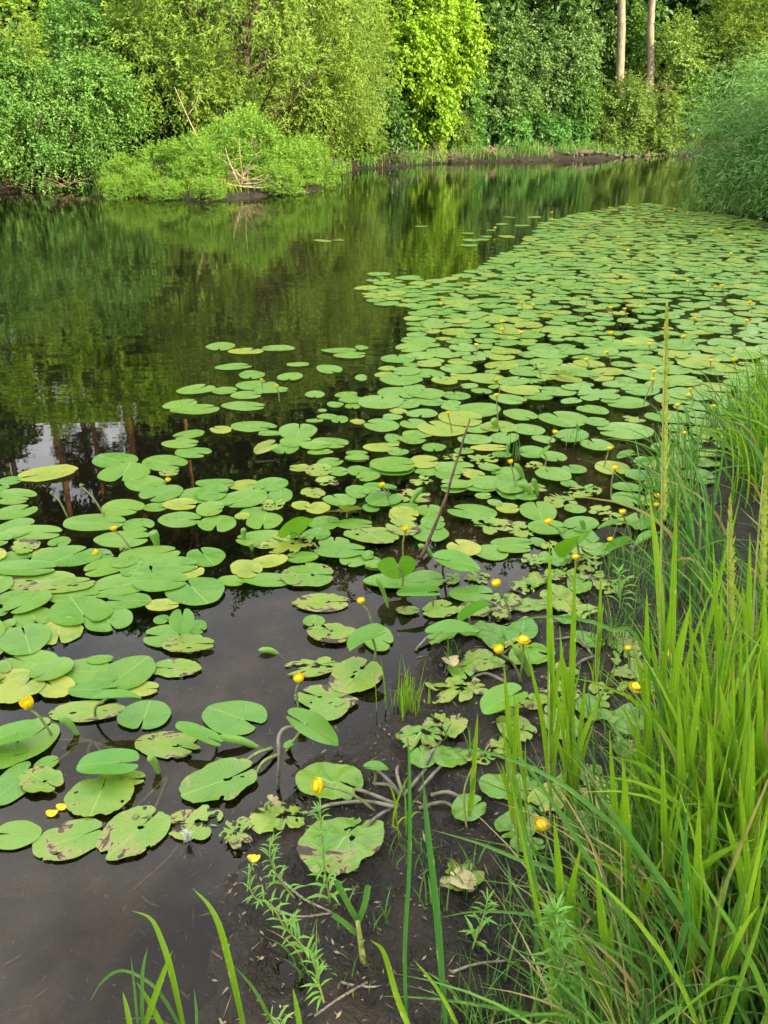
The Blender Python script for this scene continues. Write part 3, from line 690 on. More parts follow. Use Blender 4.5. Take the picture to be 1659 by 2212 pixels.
def img_pad(t, x, y, w_, h_, notch=3, kind='c', seed=None):
    X1, Y1 = T(t, x, y) if t else (x, y); k = KS / 2.07375 if t else 1
    w1, h1 = w_ * k, h_ * k
    c = ground(X1, Y1)
    zc = c[2]
    l = px(X1 - w1 / 2, Y1, zc); r_ = px(X1 + w1 / 2, Y1, zc); n_ = px(X1, Y1 + h1 / 2, zc); f_ = px(X1, Y1 - h1 / 2, zc)
    o = add_pad(c[0], (n_[1] + f_[1]) / 2, r_[0] - l[0], f_[1] - n_[1], CLOCK(notch), kind, True, int(abs(X1 * 7 + Y1 * 13)))
    LABELQ.append((o, X1, Y1, kind, w1)); return o
def inside(poly, x, y):
    c = False; j = len(poly) - 1
    for i in range(len(poly)):
        xi, yi = poly[i]; xj, yj = poly[j]
        if (yi > y) != (yj > y) and x < (xj - xi) * (y - yi) / (yj - yi) + xi: c = not c
        j = i
    return c
PADLIST = {
'A': [(595,77,217,60,6),(780,113,260,46,1,'y'),(1020,90,245,45,9),(690,225,275,52,2),(1165,209,170,30,3),(1396,246,195,58,5),(1106,302,190,60,6),
  (826,288,190,60,6),(860,362,300,72,1),(620,405,188,54,3),(415,397,285,76,1),(782,436,230,58,3),(965,408,250,48,3),(295,505,250,72,2),(407,548,358,80,2),
  (758,519,322,64,3),(1290,433,148,46,6),(1520,438,170,54,3),(1560,478,190,50,3),(1440,511,125,46,4),(1568,517,116,42,6),(1345,554,70,26,9),(1380,598,155,40,3),
  (1287,628,132,28,1),(1472,622,126,52,6),(838,669,345,78,4),(594,692,165,58,10,'y'),(354,732,222,76,8),(292,802,268,68,3),(391,862,278,80,4),(957,721,170,44,9),
  (1163,712,285,110,12),(1145,787,230,80,3),(1075,834,195,80,6),(1400,792,280,86,4),(1290,822,220,60,3),(1330,862,190,42,2),(1595,876,150,40,3),(1600,915,180,44,4),
  (1465,108,260,46,3),(1545,147,240,44,3),(1635,86,100,32,5),(1630,308,90,44,3),(1605,636,115,44,4,'y')],
'B': [(855,92,342,112,4),(1213,115,345,115,4),(925,187,375,135,6),(350,188,415,130,8,'y'),(80,240,175,70,3),(1075,267,310,120,4),(1250,185,150,60,3,'b'),(1190,345,310,125,7),
  (1150,440,190,70,3),(1500,350,350,130,3),(1330,425,250,90,3,'y'),(130,350,290,90,4),(100,395,220,60,3),(120,478,295,115,1),(910,443,325,125,4),(700,560,445,135,3),
  (1020,572,240,100,4),(900,680,410,130,3),(100,610,320,170,2),(240,635,430,110,3),(443,692,163,76,6),(320,785,170,90,3,'y'),(190,745,215,110,4,'b'),(500,812,500,155,1),
  (100,820,250,110,3),(170,905,500,120,3),(260,985,590,150,3,'b'),(1105,795,440,155,2),(1520,810,300,150,11),(1280,875,350,130,3),(1330,530,315,110,3),(20,300,90,50,3),(-40,700,240,120,3)],
'C': [(135,268,280,70,3),(345,275,225,80,3,'y'),(550,278,255,100,7),(617,352,190,110,6),(110,345,240,120,3),(340,385,370,140,7),(420,480,200,80,3),(340,510,115,55,6,'y'),(505,545,270,125,6),
  (155,556,280,125,6),(100,460,200,110,3),(560,430,190,80,2,'r'),(770,425,140,65,4,'y'),(505,675,420,125,9),(650,720,430,155,3,'r'),(535,840,275,100,8,'y'),(365,905,250,135,4,'y'),
  (785,812,235,85,9),(265,985,220,80,4),(525,980,345,100,3),(820,945,390,180,3,'b'),(940,555,230,105,3),(1160,562,280,85,3),(1055,390,250,90,11),(900,450,180,90,9,'y'),(1290,445,130,70,3),
  (1015,710,230,95,12),(1060,765,380,110,3),(1290,655,410,120,11,'b'),(1170,825,225,110,7),(1315,835,100,50,5),(1310,880,130,50,3),(1430,985,400,110,3),(770,150,170,60,9,'y'),(900,172,200,95,3,'b'),
  (1045,175,150,70,3),(1200,168,180,70,6),(1270,218,180,75,8),(1190,330,180,95,4),(1300,320,130,60,3),(1445,145,340,110,3),(1440,95,190,50,2),(1185,45,165,35,4),(1187,85,180,42,3),(1540,432,195,50,3),(1510,495,180,105,2,'y')],
'D': [(120,185,260,120,3),(460,90,490,125,2,'b'),(530,160,390,130,3),(205,225,320,170,7),(245,325,300,165,5),(600,285,480,225,5),(910,85,460,185,8),(1190,70,390,155,3),(955,205,330,125,9),
  (185,495,365,235,11),(240,660,450,195,10),(620,720,370,190,9),(740,640,200,70,3),(925,750,430,270,7),(1310,695,370,140,9,'b'),(1040,850,260,110,3,'y'),(690,870,360,130,3),(1190,335,110,70,3),
  (1460,395,140,110,4),(1240,460,350,170,9),(1390,525,395,135,3,'b'),(1200,230,260,90,3,'y'),(100,765,250,110,3,'y'),(1435,135,450,210,11),(20,280,90,60,3),(40,400,130,120,3)],
'F': [(200,310,420,350,1),(640,85,560,160,1,'b'),(1070,110,390,210,6),(1240,330,500,210,4,'b'),(900,580,350,120,3,'y'),(730,725,500,310,12,'b'),(990,990,510,400,1,'b'),(510,1030,510,320,2,'b'),
  (130,995,350,220,9),(1430,910,420,260,3,'r'),(345,470,170,120,2),(310,600,350,210,4,'b'),(110,620,300,320,1),(60,420,240,200,3)],
'G': [(280,130,485,250,4),(170,605,560,330,2,'b'),(980,640,510,290,4),(1070,1120,640,440,1,'b'),(600,870,440,260,3,'r'),(300,1000,260,250,10,'r')],
'E': [(915,210,420,140,3,'b'),(870,350,165,85,6),(1000,445,380,155,11,'b'),(1340,480,230,190,4),(860,690,430,155,2,'r'),(1180,760,400,270,1,'b'),(960,920,480,190,10,'b'),(980,1010,280,170,2,'b'),(1560,270,180,70,3,'b')],
'K': [(370,145,330,130,3),(140,260,260,140,2,'b'),(520,470,350,180,3),(450,640,360,150,3,'b'),(290,740,200,130,5),(260,860,460,240,2,'r'),(180,1150,340,170,8,'r'),(820,600,330,180,4),(1040,1090,290,230,10),
  (780,250,310,100,3,'b'),(790,90,300,190,6,'r'),(1160,110,190,120,2),(1380,110,230,120,4,'r'),(1220,530,250,150,3),(1500,560,260,230,7,'b'),(1270,1010,270,200,3),(1520,1100,270,200,10),(1050,360,160,90,3)],
'L': [(640,450,430,200,4),(350,610,260,190,2),(700,740,340,240,8),(1230,350,230,150,3,'b'),(1230,710,220,200,6),(600,150,250,150,3,'r'),(300,1130,330,230,12,'r'),(780,870,260,120,3),(1090,1180,200,150,5)],
'I': [(470,260,200,90,12),(290,290,220,110,4,'y'),(500,345,180,110,3),(480,420,280,125,6),(790,262,365,112,10),(950,375,330,130,9,'r'),(1150,400,190,120,3,'r'),(1280,265,270,150,12),(1345,390,290,115,3),(1050,240,170,80,3,'y'),
  (960,205,110,50,4),(660,90,200,70,9),(850,80,300,95,3),(1080,95,240,150,2),(870,150,120,50,3),(1440,180,240,120,3,'r'),(1505,55,125,60,6),(1190,160,160,50,3),(110,440,290,120,9,'y'),(930,570,260,110,3),
  (1080,490,310,70,3),(1100,545,250,70,3),(1280,490,110,70,5),(1370,530,140,90,3,'r'),(640,760,140,90,2,'r'),(830,750,200,90,4,'r'),(20,600,90,70,3),(60,670,130,60,3),(440,770,280,130,3),(240,800,400,110,3)],
'H': [(200,755,330,120,3),(430,730,220,100,3,'y'),(670,770,280,90,3),(590,775,150,80,5),(610,835,190,80,3),(800,820,170,70,4,'y'),(870,705,220,80,6,'r'),(1010,670,145,50,6),(910,625,280,45,3,'y'),
  (510,615,180,70,6),(210,555,130,75,4),(350,560,200,80,3),(390,515,230,60,3),(120,615,270,70,3,'y'),(1150,375,250,85,5),(1240,655,200,90,9),(900,890,260,100,3),(680,905,230,70,9),(1080,900,240,150,2),(1280,240,210,60,3)],
}
for t_, L_ in PADLIST.items():
    for e in L_:
        img_pad(t_, *e)
# gaps between the placed pads are closed by smaller ones
g = np.random.default_rng(77)
def fill(poly_px, n, q0, q1, kinds, k_=.72):
    W = np.array([px(*p)[:2] for p in poly_px]); c = 0
    for it in range(4000):
        x, y = g.uniform(W.min(0), W.max(0)); q = g.uniform(q0, q1)
        if not inside(W, x, y) or min(math.hypot(a - x, b - y) - k_ * (q + r) for a, b, r, l in placed) < 0: continue
        kd = g.choice(['c', 'y', 'b', 'r'], p=kinds); z = max(hgt(x, y), 0)
        o = add_pad(x, y, 2.1 * q, 1.9 * q, g.uniform(0, 6.28), kd, True, 5000 + len(placed)); pl = proj((x, y, z)); LABELQ.append((o, pl[0], pl[1], kd, 2 * q * FPX / y)); c += 1
        if c >= n: break
fill([(-60, 1180), (330, 1200), (420, 1240), (330, 1330), (130, 1370), (-60, 1430)], 14, .055, .09, [.8, .1, .1, 0], .6)
fill([(-60, 1440), (320, 1440), (300, 1500), (-60, 1500)], 5, .05, .08, [.7, .2, .1, 0], .6)
fill([(640, 1010), (900, 960), (1400, 1010), (1330, 1160), (1000, 1210), (640, 1180)], 30, .05, .095, [.5, .15, .15, .2], .72)
fill([(1000, 1230), (1300, 1180), (1330, 1300), (1010, 1500), (930, 1420)], 16, .045, .08, [.3, .1, .2, .4], .68)
fill([(890, 1580), (1000, 1480), (1300, 1440), (1420, 1500), (1400, 1750), (1150, 1850), (900, 1700)], 18, .035, .07, [.2, .1, .3, .4], .75)
fill([(1370, 1150), (1400, 1000), (1480, 940), (1600, 850), (1680, 850), (1600, 960), (1490, 1060), (1430, 1150)], 34, .06, .10, [.5, .15, .2, .15], .7)
NHAND = len(LABELQ)

# ---- the wide mat: pads strewn over the right half of the water
MATPX = [(1320, 448), (1180, 480), (1130, 530), (1050, 575), (960, 604), (800, 592), (790, 625), (812, 656), (905, 668), (880, 700), (900, 735), (850, 775), (800, 800), (860, 850), (800, 880), (770, 905), (900, 960), (1000, 985),
         (1150, 960), (1300, 985), (1420, 1020), (1480, 985), (1560, 905), (1640, 850), (1760, 760), (1760, 600), (1720, 500), (1600, 470), (1480, 455), (1400, 440)]
MW = np.array([px(*p)[:2] for p in MATPX])
g = np.random.default_rng(41)
acc = [(a, b, q) for (a, b, q, l) in placed]
lo, hi = MW.min(0), MW.max(0)
cand = []
A_ = np.array(acc)
for it in range(30000):
    x, y = g.uniform(lo[0], hi[0]), g.uniform(lo[1], hi[1])
    if not inside(MW, x, y): continue
    q = g.uniform(.085, .150) if g.random() < .85 else g.uniform(.05, .085)
    if len(cand) and cand[-1] is None: pass
    pxl = proj((x, y, 0))
    edge = vnoise(np.array([x * .9]), np.array([y * .9]))[0]
    k_ = .69 if edge < .6 else .9
    d = np.hypot(A_[:, 0] - x, A_[:, 1] - y) - k_ * (A_[:, 2] + q)
    if d.min() < 0: continue
    A_ = np.vstack([A_, (x, y, q)]); cand.append((x, y, q, pxl))
# a few strays off the edge of the mat
for (a, b, q) in [(697, 521, .12), (730, 520, .08), (1020, 520, .13), (1012, 531, .12), (1043, 519, .10), (1050, 512, .09), (1085, 485, .11), (1128, 488, .12), (1100, 470, .1), (1010, 505, .1), (910, 490, .1), (1060, 498, .08), (1155, 470, .12), (1095, 512, .13)]:
    p = px(a, b); cand.append((p[0], p[1], q, (a, b)))
cand.sort(key=lambda c: c[1])
NIND = max(0, 300 - NHAND)
stuff = []
for i_, (x, y, q, pl) in enumerate(cand):
    kd = g.choice(['c', 'y', 'b', 'r'], p=[.76, .14, .07, .03]); an = g.uniform(0, 6.28)
    asp = g.uniform(1.0, 1.25); gw, gd = 2 * q * asp ** .5, 2 * q / asp ** .5
    if i_ < NIND:
        o = add_pad(x, y, gw, gd, an, kd, y < 5.5, 9000 + i_); LABELQ.append((o, pl[0], pl[1], kd, gw * FPX / y))
    else:
        V, F, uvv, loc = pad_at(x, y, gw, gd, an, 'c' if kd == 'b' else kd, False, 9000 + i_)
        stuff.append((V + np.array(loc), F, uvv))
print('pads', NHAND, len(cand), len(stuff))
V, F = join([(a, b) for a, b, c in stuff])
o = mk('lily_pads', V, F, PADS, uv=np.concatenate([c for a, b, c in stuff])); tag(o, 'far mat of small overlapping pale green lily pads', 'lily pads', kind='stuff')

# ---- leaves standing clear of the water on their stalks
def raised(tip, zt, base, zb, wr=.7, roll=0., fold=.3, kind='c', stalk=None, t=None, label=None, bright=.15, name='raised_lily_leaf', mat=None, root=None):
    a = T(t, *tip) if t else tip; b = T(t, *base) if t else base
    gz = max(ground(*b)[2], 0)
    pt = px(*a, zt + gz); pb = px(*b, zb + gz)
    ax = pt - pb; L = np.linalg.norm(ax); ax = ax / L
    sd = unit(np.cross(ax, [0, 0, 1.])); nr = np.cross(sd, ax)
    sd, nr = sd * math.cos(roll) + nr * math.sin(roll), nr * math.cos(roll) - sd * math.sin(roll)
    g = np.random.default_rng(int(abs(a[0] * 3 + a[1] * 7)))
    bites = {'c': 0, 'r': 9, 'b': 3, 'y': 1}[kind]
    U, F, ap, th, rr = pad_unit(g, 48, bites, .35, delta=g.uniform(.12, .22))
    u = U[:, 0] / .42 * wr * .5; v = U[:, 1]
    cf, sf = math.cos(fold), math.sin(fold)
    zz = np.abs(u) * sf + .05 * np.sin(v * 3) * 1.0 - .12 * v * v + .02 * np.sin(th * 3) * rr ** 2
    u = u * cf
    mid = (pt + pb) / 2
    apz = np.array([ap[0], ap[1]])
    V = mid + L * (u[:, None] * sd + v[:, None] * ax + zz[:, None] * nr)
    att = mid + L * (ap[1] * ax)
    if root is not None: foot = ground(*(T(t, *root) if t else root))
    else: foot = np.array([att[0] + g.uniform(-.03, .03), att[1] + .02, max(hgt(att[0], att[1]), 0)])
    foot = foot - np.array([0, 0, .05])
    e = empty(name, tuple(foot), label, 'lily leaf', 'lily leaves standing out of the water')
    o = mk('blade', V - foot, F, mat or (PAD if kind in 'rb' else BRIGHT_PAD), e, uv=U - ap)
    o.color = ({'c': .05, 'y': .8, 'b': .3, 'r': .5}[kind], {'c': .05, 'y': .3, 'b': .6, 'r': .8}[kind], bright, 1)
    m = (foot + att) / 2 + np.array([g.uniform(-.02, .02), 0, .02])
    Pq = catmull([foot, m, att - nr * .002], 8) - foot
    V2, F2 = tube(Pq, .0045, 7); mk('stalk', V2, F2, stalk_m, e)
    return e
raised((1040, 315), .05, (665, 65), .17, .46, -.15, .25, t='G', label='raised oval leaf tilting down beside its arched grey stalk', root=(600, 350))
raised((1345, 430), .05, (1345, 240), .13, 1.05, 0, .1, t='D', label='small upright heart shaped leaf above floating pads', bright=.3)
raised((1040, 920), .09, (650, 890), .11, .42, .35, .45, t='D', label='bright curled leaf with two lobes lifted over a scarred pad', root=(700, 1040))
raised((575, 480), .035, (1035, 420), .06, .60, 0, .12, t='F', label='glossy leaf lifted above yellowed pad with singed rim')
raised((-150, 330), .03, (280, 170), .07, .62, 0, .2, t='F', label='wide glossy leaf beside big left edge flower')
raised((1130, 560), .06, (1400, 390), .15, .62, .25, .75, t='E', label='bright boat shaped leaf folded along its midrib over the puddle', bright=.3)
raised((1300, 175), .06, (1650, 300), .05, .30, .3, .5, t='F', label='narrow folded leaf resting against big rounded pad')
raised((830, 515), .15, (650, 650), .02, .85, .5, .15, t='C', label='blue green leaf standing on edge among floating pads', bright=.1)
raised((1482, 965), .05, (1485, 780), .17, 1.3, 0, .2, t='C', label='broad upright heart shaped leaf, largest of the standing leaves', bright=.1)
raised((1225, 285), .05, (1495, 283), .05, .32, .2, .6, t='C', label='long dark leaf folded into a boat behind a small flower')
raised((930, 480), .05, (1235, 425), .05, .42, -.9, .3, 'r', t='C', label='withered brown leaf curled on edge between pads')
raised((410, 435), .10, (15, 405), .11, .5, .1, .55, t='K', label='cupped green leaf held over the mud, left of oval dull leaf', root=(330, 300))
raised((515, 225), .16, (270, 335), .06, .55, .7, .9, t='K', label='sharply folded leaf pointing up right over the mud')
raised((450, 1015), .04, (770, 820), .08, .62, 0, .3, t='K', label='smooth heart shaped leaf alone on bare mud')
raised((850, 690), .05, (500, 570), .13, .62, -.1, .2, t='I', label='flat dull leaf raised right of broad upright leaf', root=(580, 480))
raised((235, 865), .08, (580, 835), .08, .3, .5, .5, t='I', label='thin edge-on leaf below broad upright leaf')
raised((450, 350), .06, (670, 245), .08, .42, .3, .8, t='M', label='boat shaped bright leaf on the mud by the sedges')
raised((870, 215), .07, (680, 280), .08, .42, .3, .8, t='M', label='second boat leaf touching the bright one by the sedges')
raised((610, 130), .05, (400, 158), .07, .3, .2, .7, t='M', label='narrow green leaf trough behind boat leaves')
raised((955, 75), .06, (720, 170), .07, .35, .2, .7, t='M', label='dark leaf trough under drooping sedges')
raised((170, 390), .03, (285, 195), .19, .95, 0, .25, t='M', label='round dark green leaf standing behind the leaf shoots', bright=.1)
raised((1375, 600), .11, (1280, 670), .06, .72, .2, .1, t='H', label='small round leaf held on a yellow stalk above the mat', root=(1315, 745), bright=.3)
raised((540, 690), .05, (690, 640), .06, .4, .3, .5, t='J', label='dark green leaf tilted up left of the sedges')
raised((680, 740), .06, (865, 690), .07, .35, .3, .6, t='J', label='glossy leaf trough left of the tallest shoot')
raised((1420, 500), .05, (1230, 470), .08, .55, .2, .3, 'c', t='G', label='small leaf at the middle of the radiating grey stalks')
raised((645, 335), .03, (720, 290), .04, .8, 0, .1, t='G', label='tiny round leaf beside the arched stalk')
raised((840, 860), .02, (1012, 768), .06, .5, .5, .2, 'y', t='A', label='half turned leaf showing brown underside in open water')
raised((1545, 100), .04, (1385, 45), .05, .45, .8, .7, 'r', t='H', label='curled olive brown leaf lying on the wide mat')
e_ = raised((620, 800), .05, (520, 700), .09, .9, .4, .5, 'r', t='G', label='dried tan leaf crumpled on a ragged pad', mat=brown_leaf)
raised((410, 1180), .03, (190, 1050), .03, .8, 0, .4, 'r', t='L', label='torn tan and green leaf decaying on the mud by the sedge blade', mat=brown_leaf)
raised((240, 680), .04, (190, 590), .03, .9, 0, .4, 'r', t='K', label='dry yellow leaf shrivelled on the mud', mat=brown_leaf)

# ---- young leaves still rolled into scrolls
def scroll(t, tip, base, w=.012, label=None, lean=0.0):
    b = ground(*T(t, *base)); a = pxY(*T(t, *tip), b[1] + lean)
    n = 14; Pq = catmull([b - [0, 0, .04], (a + b) / 2 + [0, .004, 0], a], n) - b
    s = np.linspace(0, 1, n)
    rad = w * np.clip(.35 + 1.2 * s, 0, 1) * np.clip((1.02 - s) * 6, .12, 1)
    m = 20; aa = np.linspace(0, 2.6 * math.pi, m); tg = unit(np.gradient(Pq, axis=0)); sd = unit(np.cross(tg, [0, 1., .2])); nr = np.cross(tg, sd)
    rr = (1 - .32 * aa / aa[-1])
    V = Pq[:, None] + rad[:, None, None] * rr[None, :, None] * (np.cos(aa)[None, :, None] * sd[:, None] + np.sin(aa)[None, :, None] * nr[:, None])
    i = np.arange(n - 1)[:, None] * m + np.arange(m - 1)[None]
    o = mk('rolled_lily_leaf', V, np.stack([i, i + 1, i + m + 1, i + m], -1).reshape(-1, 4), roll_m)
    o.location = b; tag(o, label, 'rolled leaf', 'young lily leaves still rolled')
SCR = [('B', (1125, 600), (1165, 710), .022, 'thick pale rolled leaf standing beside the leaning flower'), ('F', (430, 110), (605, 240), .012, 'rolled leaf leaning left behind the big left edge flower'),
 ('F', (1095, 400), (1190, 525), .012, 'rolled leaf leaning left near a pale horizontal stalk'), ('C', (350, 580), (345, 680), .013, 'short rolled leaf upright at the rim of a wide pad'), ('C', (400, 690), (412, 745), .011, 'tiny dark rolled leaf in front of the wide pad'),
 ('H', (1065, 570), (1050, 650), .012, 'rolled leaf upright behind the small twin pads'), ('H', (425, 905), (320, 1030), .016, 'rolled leaf slanting right beside the stick'), ('H', (1105, 725), (1200, 860), .016, 'longest rolled leaf slanting under a small flower'),
 ('H', (1125, 870), (1290, 970), .017, 'thick rolled leaf almost lying on the pads'), ('H', (1240, 835), (1290, 965), .013, 'upright rolled leaf, right of the thick lying one'), ('J', (270, 1135), (320, 1240), .012, 'rolled leaf behind the round standing leaf'),
 ('I', (390, 500), (530, 580), .014, 'rolled leaf pointing left at the foot of the stick'), ('H', (940, 395), (990, 475), .024, 'broad rolled leaf below the tall stalked flower'), ('K', (690, 530), (830, 730), .015, 'dark rolled leaf behind the leaf shoots'),
 ('I', (85, 745), (190, 960), .009, 'thin spear of a rolled leaf before the broad upright leaf'), ('G', (120, 262), (560, 330), .014, 'long rolled leaf lying flat below the big rounded pad'), ('J', (1048, 320), (1080, 430), .012, 'rolled leaf standing between flowers right of the tallest shoot'),
 ('H', (1560, 430), (1590, 500), .01, 'slim rolled leaf at the mat centre right'), ('J', (560, 190), (520, 215), .012, 'small curled leaf on the mat left of the tallest shoot'), ('E', (455, 550), (665, 575), .012, 'light green rolled leaf scrap floating alone on the puddle')]
for a in SCR: scroll(a[0], a[1], a[2], a[3], a[4])

# ------------------------------------------------------------------ yellow flowers
pet_m = plain_mat('yellow_petal', (.80, .56, .006), (.88, .68, .012), 60, .35, .4, .2, .001, .3)
stig_m = plain_mat('flower_centre', (.70, .46, .01), (.8, .58, .03), 120, .5, .3)
sep_m = plain_mat('flower_green', (.16, .26, .03), (.35, .38, .03), 60, .5, .3)
def petal_set(g, R0=.5, op=.9, n=5, h=.8):
    parts = []
    for k in range(n):
        a0 = 2 * math.pi * k / n + g.normal(0, .06)
        s = np.linspace(0, 1, 7)[:, None]; q = np.linspace(-1, 1, 7)[None]
        wid = .78 * np.sin(np.clip(s * 1.75 + .25, 0, math.pi) ) ** .7
        ang = q * wid
        rad = R0 * np.sin(np.clip(s * 1.9, 0, math.pi / 2 + .35 * op)) * (1 + .04 * g.normal()) - .06 * R0 * q * q * s
        zz = h * R0 * 2 * (s ** 1.25) * (1 - .12 * q * q) * (1 + .06 * g.normal()) + .05 * R0 * np.sin(q * 5 + k) * s
        off = .02 * (k % 2)
        x = (rad + off) * np.cos(a0 + ang); y = (rad + off) * np.sin(a0 + ang)
        V = np.stack([x, y, np.broadcast_to(zz, x.shape)], -1).reshape(-1, 3)
        i = np.arange(6)[:, None] * 7 + np.arange(6)[None]
        parts.append((V, np.stack([i, i + 1, i + 8, i + 7], -1).reshape(-1, 4)))
    return join(parts)
def lathe(prof, n=16):
    prof = np.array(prof); a = np.linspace(0, 2 * math.pi, n, endpoint=False)
    V = np.stack([prof[:, :1] * np.cos(a), prof[:, :1] * np.sin(a), np.broadcast_to(prof[:, 1:], (len(prof), n))], -1).reshape(-1, 3)
    m = len(prof); i = np.arange(m - 1)[:, None] * n + np.arange(n)[None]; j = np.arange(m - 1)[:, None] * n + (np.arange(n)[None] + 1) % n
    return V, np.stack([i, j, j + n, i + n], -1).reshape(-1, 4)
FL = []
for v in range(4):
    gg = np.random.default_rng(60 + v)
    V, F = petal_set(gg, .5, [.2, .9, .6, 1.4][v], 5, [.74, .6, .66, .5][v])
    ob = mk('petals', V, F, pet_m, link=False)
    V, F = lathe([(.02, .02), (.2, .05), (.22, .3), (.34, .42), (.33, .5), (.12, .46), (.01, .47)], 14)
    oc = mk('stigma_disc', V, F, stig_m, link=False)
    V, F = lathe([(.01, -.06), (.14, -.03), (.30, .06), (.40, .17), (.385, .19), (.2, .08), (.01, .05)], 12)
    oe = mk('sepal_cup', V, F, sep_m, link=False)
    FL.append((ob, oc, oe))
def flower(hx, hy, bx=None, by=None, size=.034, v=0, tilt=None, label=None, dy=0.0, bud=False):
    if bx is None: bx, by = hx + random.uniform(-6, 10), hy + random.uniform(18, 42)
    b = ground(bx, by); a = pxY(hx, hy, b[1] + dy)
    if a[2] < b[2] + .012: a[2] = b[2] + .012
    e = empty('yellow_water_lily' if not bud else 'lily_seed_pod', tuple(b), label, 'flower' if not bud else 'seed pod', 'yellow water lily flowers' if not bud else 'green seed pods')
    ax = unit(a - b)
    tv = unit(ax * .7 + np.array([0, 0, .5])) if tilt is None else unit(np.array(tilt, float))
    top = a - tv * size * .35
    m = (b + top) / 2 + np.array([random.uniform(-.01, .01), 0, .01])
    Pq = catmull([b - [0, 0, .05], m, top - tv * .01, top], 9) - b
    V, F = tube(Pq, np.linspace(.0042, .0034, 9), 7); mk('stalk', V, F, stalk_m, e)
    rot = Vector(tv).to_track_quat('Z', 'Y').to_euler()
    if bud:
        V, F = lathe([(.01, -.3), (.3, -.25), (.46, 0), (.36, .3), (.2, .42), (.26, .5), (.01, .5)], 14)
        o = mk('pod', V * size, F, stalk_m, e); o.location = tuple(top - b); o.rotation_euler = rot
        return e
    for src in FL[v % 4]:
        o = src.copy(); COL.objects.link(o); o.parent = e; o.location = tuple(top - b); o.scale = (size,) * 3
        o.rotation_euler = rot
    return e
FLH = [(60,1522,122,1590,.038,0,'big globe flower at the left edge on a stout curved stalk'),(246,1141,292,1186,.032,1,'open flower leaning left, beside a rolled leaf and its seed pod'),(209,1203,262,1200,.03,0,'yellow flower lying on its side at the pad rim'),
 (645,1465,648,1530,.036,1,'yellow flower upright over the dark puddle, behind a raised oval leaf'),(780,1298,812,1352,.031,2,'yellow flower leaning left over the puddle above boat shaped leaf'),(875,1143,874,1220,.028,0,'round bud-like flower on straight stalk near the stick foot'),
 (826,1048,852,1096,.027,0,'small closed flower before the folded dark leaf'),(1078,1403,1140,1470,.036,2,'yellow flower leaning left over the mud, lower of two neighbours'),(1131,1382,1120,1470,.042,3,'wide open yellow flower over the mud, above its neighbour'),
 (1184,1126,1232,1166,.036,3,'open yellow flower on dark stalk above the floating pad by the shoots'),(1072,1260,1112,1330,.036,2,'nodding yellow flower with green cup on the mud edge'),(1243,1203,1240,1260,.03,2,'yellow flower behind the tip of the leaf shoots'),(1319,1165,1330,1200,.028,1,'yellow flower by the bright boat leaf'),
 (1376,1484,1382,1560,.044,3,'yellow flower half hidden in grass on the mud'),(1440,1415,1440,1480,.042,2,'yellow flower seen through the tall grass stems'),(1170,1782,1178,1850,.04,2,'yellow flower low under the leaf shoots, nearest on the mud'),
 (1328,1010,1322,1075,.031,3,'twin-lobed open yellow flower left of the tallest shoot'),(1316,968,1300,1010,.03,1,'round open yellow flower above the twin-lobed one'),(1199,933,1180,975,.032,2,'open flower left of a small raised round leaf'),(1103,998,1120,1058,.026,0,'small flower atop the longest rolled leaf'),
 (1073,853,1080,930,.032,1,'orange rimmed flower on the tallest straight stalk in mid mat'),(968,892,980,940,.025,0,'small flower left of the stick tip'),(1074,820,1080,850,.028,0,'globe flower without visible stalk behind orange rimmed flower'),
 (1479,935,1482,1000,.033,1,'round flower over the sedges right of the tallest shoot'),(1413,802,1408,850,.036,3,'large open flower left of the tallest shoot, upper of a pair'),(1411,819,1385,880,.030,1,'flower just below the large open one, lower of the pair'),
 (1463,875,1470,955,.031,1,'cup shaped flower on dark stalk right of the tallest shoot'),(1491,840,1500,880,.026,1,'tilted flower above the cup shaped flower'),(1541,877,1545,940,.03,1,'flower among the drooping sedges, at their left rim'),(1345,1106,1372,1170,.032,2,'yellow flower leaning left before the dark leaf troughs'),
 (1422,1070,1410,1130,.034,3,'flower partly behind the tallest shoot, above the mud'),(1418,1090,1405,1140,.028,1,'flower under the one behind the tallest shoot'),(598,834,606,868,.024,0,'small flower on pale stalk in open water, right of its twin'),(565,821,570,845,.022,0,'small flower touching a pad in open water, left of its twin'),
 (362,1037,350,1046,.026,0,'yellow bud resting on a pad edge in open water'),(1357,1400,1360,1460,.026,1,'tiny flower deep in the grass above the mud'),(686,1697,838,1748,.044,3,'big ragged flower lying over a bright pad on thick stalk')]
for f in FLH:
    kw = {}
    if f[0] == 686: kw['tilt'] = (-.75, -.25, .35)
    flower(*f[:4], size=f[4], v=f[5], label=f[6], **kw)
FLZ2 = [(725,917),(725,945),(480,985),(970,915),(975,897),(1050,883),(1183,890),(1230,910),(1255,903),(1312,920),(1435,888),(1335,955),(1100,952),(1065,958),(1277,967),(1503,950),(1628,946),(1590,905),(1420,1000),(1450,988),(1500,1020),(1562,1012),(1365,990),(858,972),(912,1020),(1013,1024),(1055,1080),(1265,1097),(1498,1095)]
FLZ4 = [(247,207),(596,200),(644,210),(874,180),(980,222),(1040,228),(1115,145),(1255,88),(1313,110),(1432,132),(1462,130),(1580,200),(1342,268),(1568,278),(510,280),(510,316),(592,328),(400,382),(1295,347),(980,333),(963,415),(1148,380),(1110,18),(1070,22),(875,446),(1316,600),(1410,452),(1513,448)]
FLOWQ = []
for (a, b) in FLZ2: 
    X1, Y1 = 829.5 + a / 2, b / 2
    FLOWQ.append((flower(X1, Y1, X1 + random.uniform(-3, 5), Y1 + random.uniform(5, 12), size=.043, v=random.randrange(4)), X1, Y1))
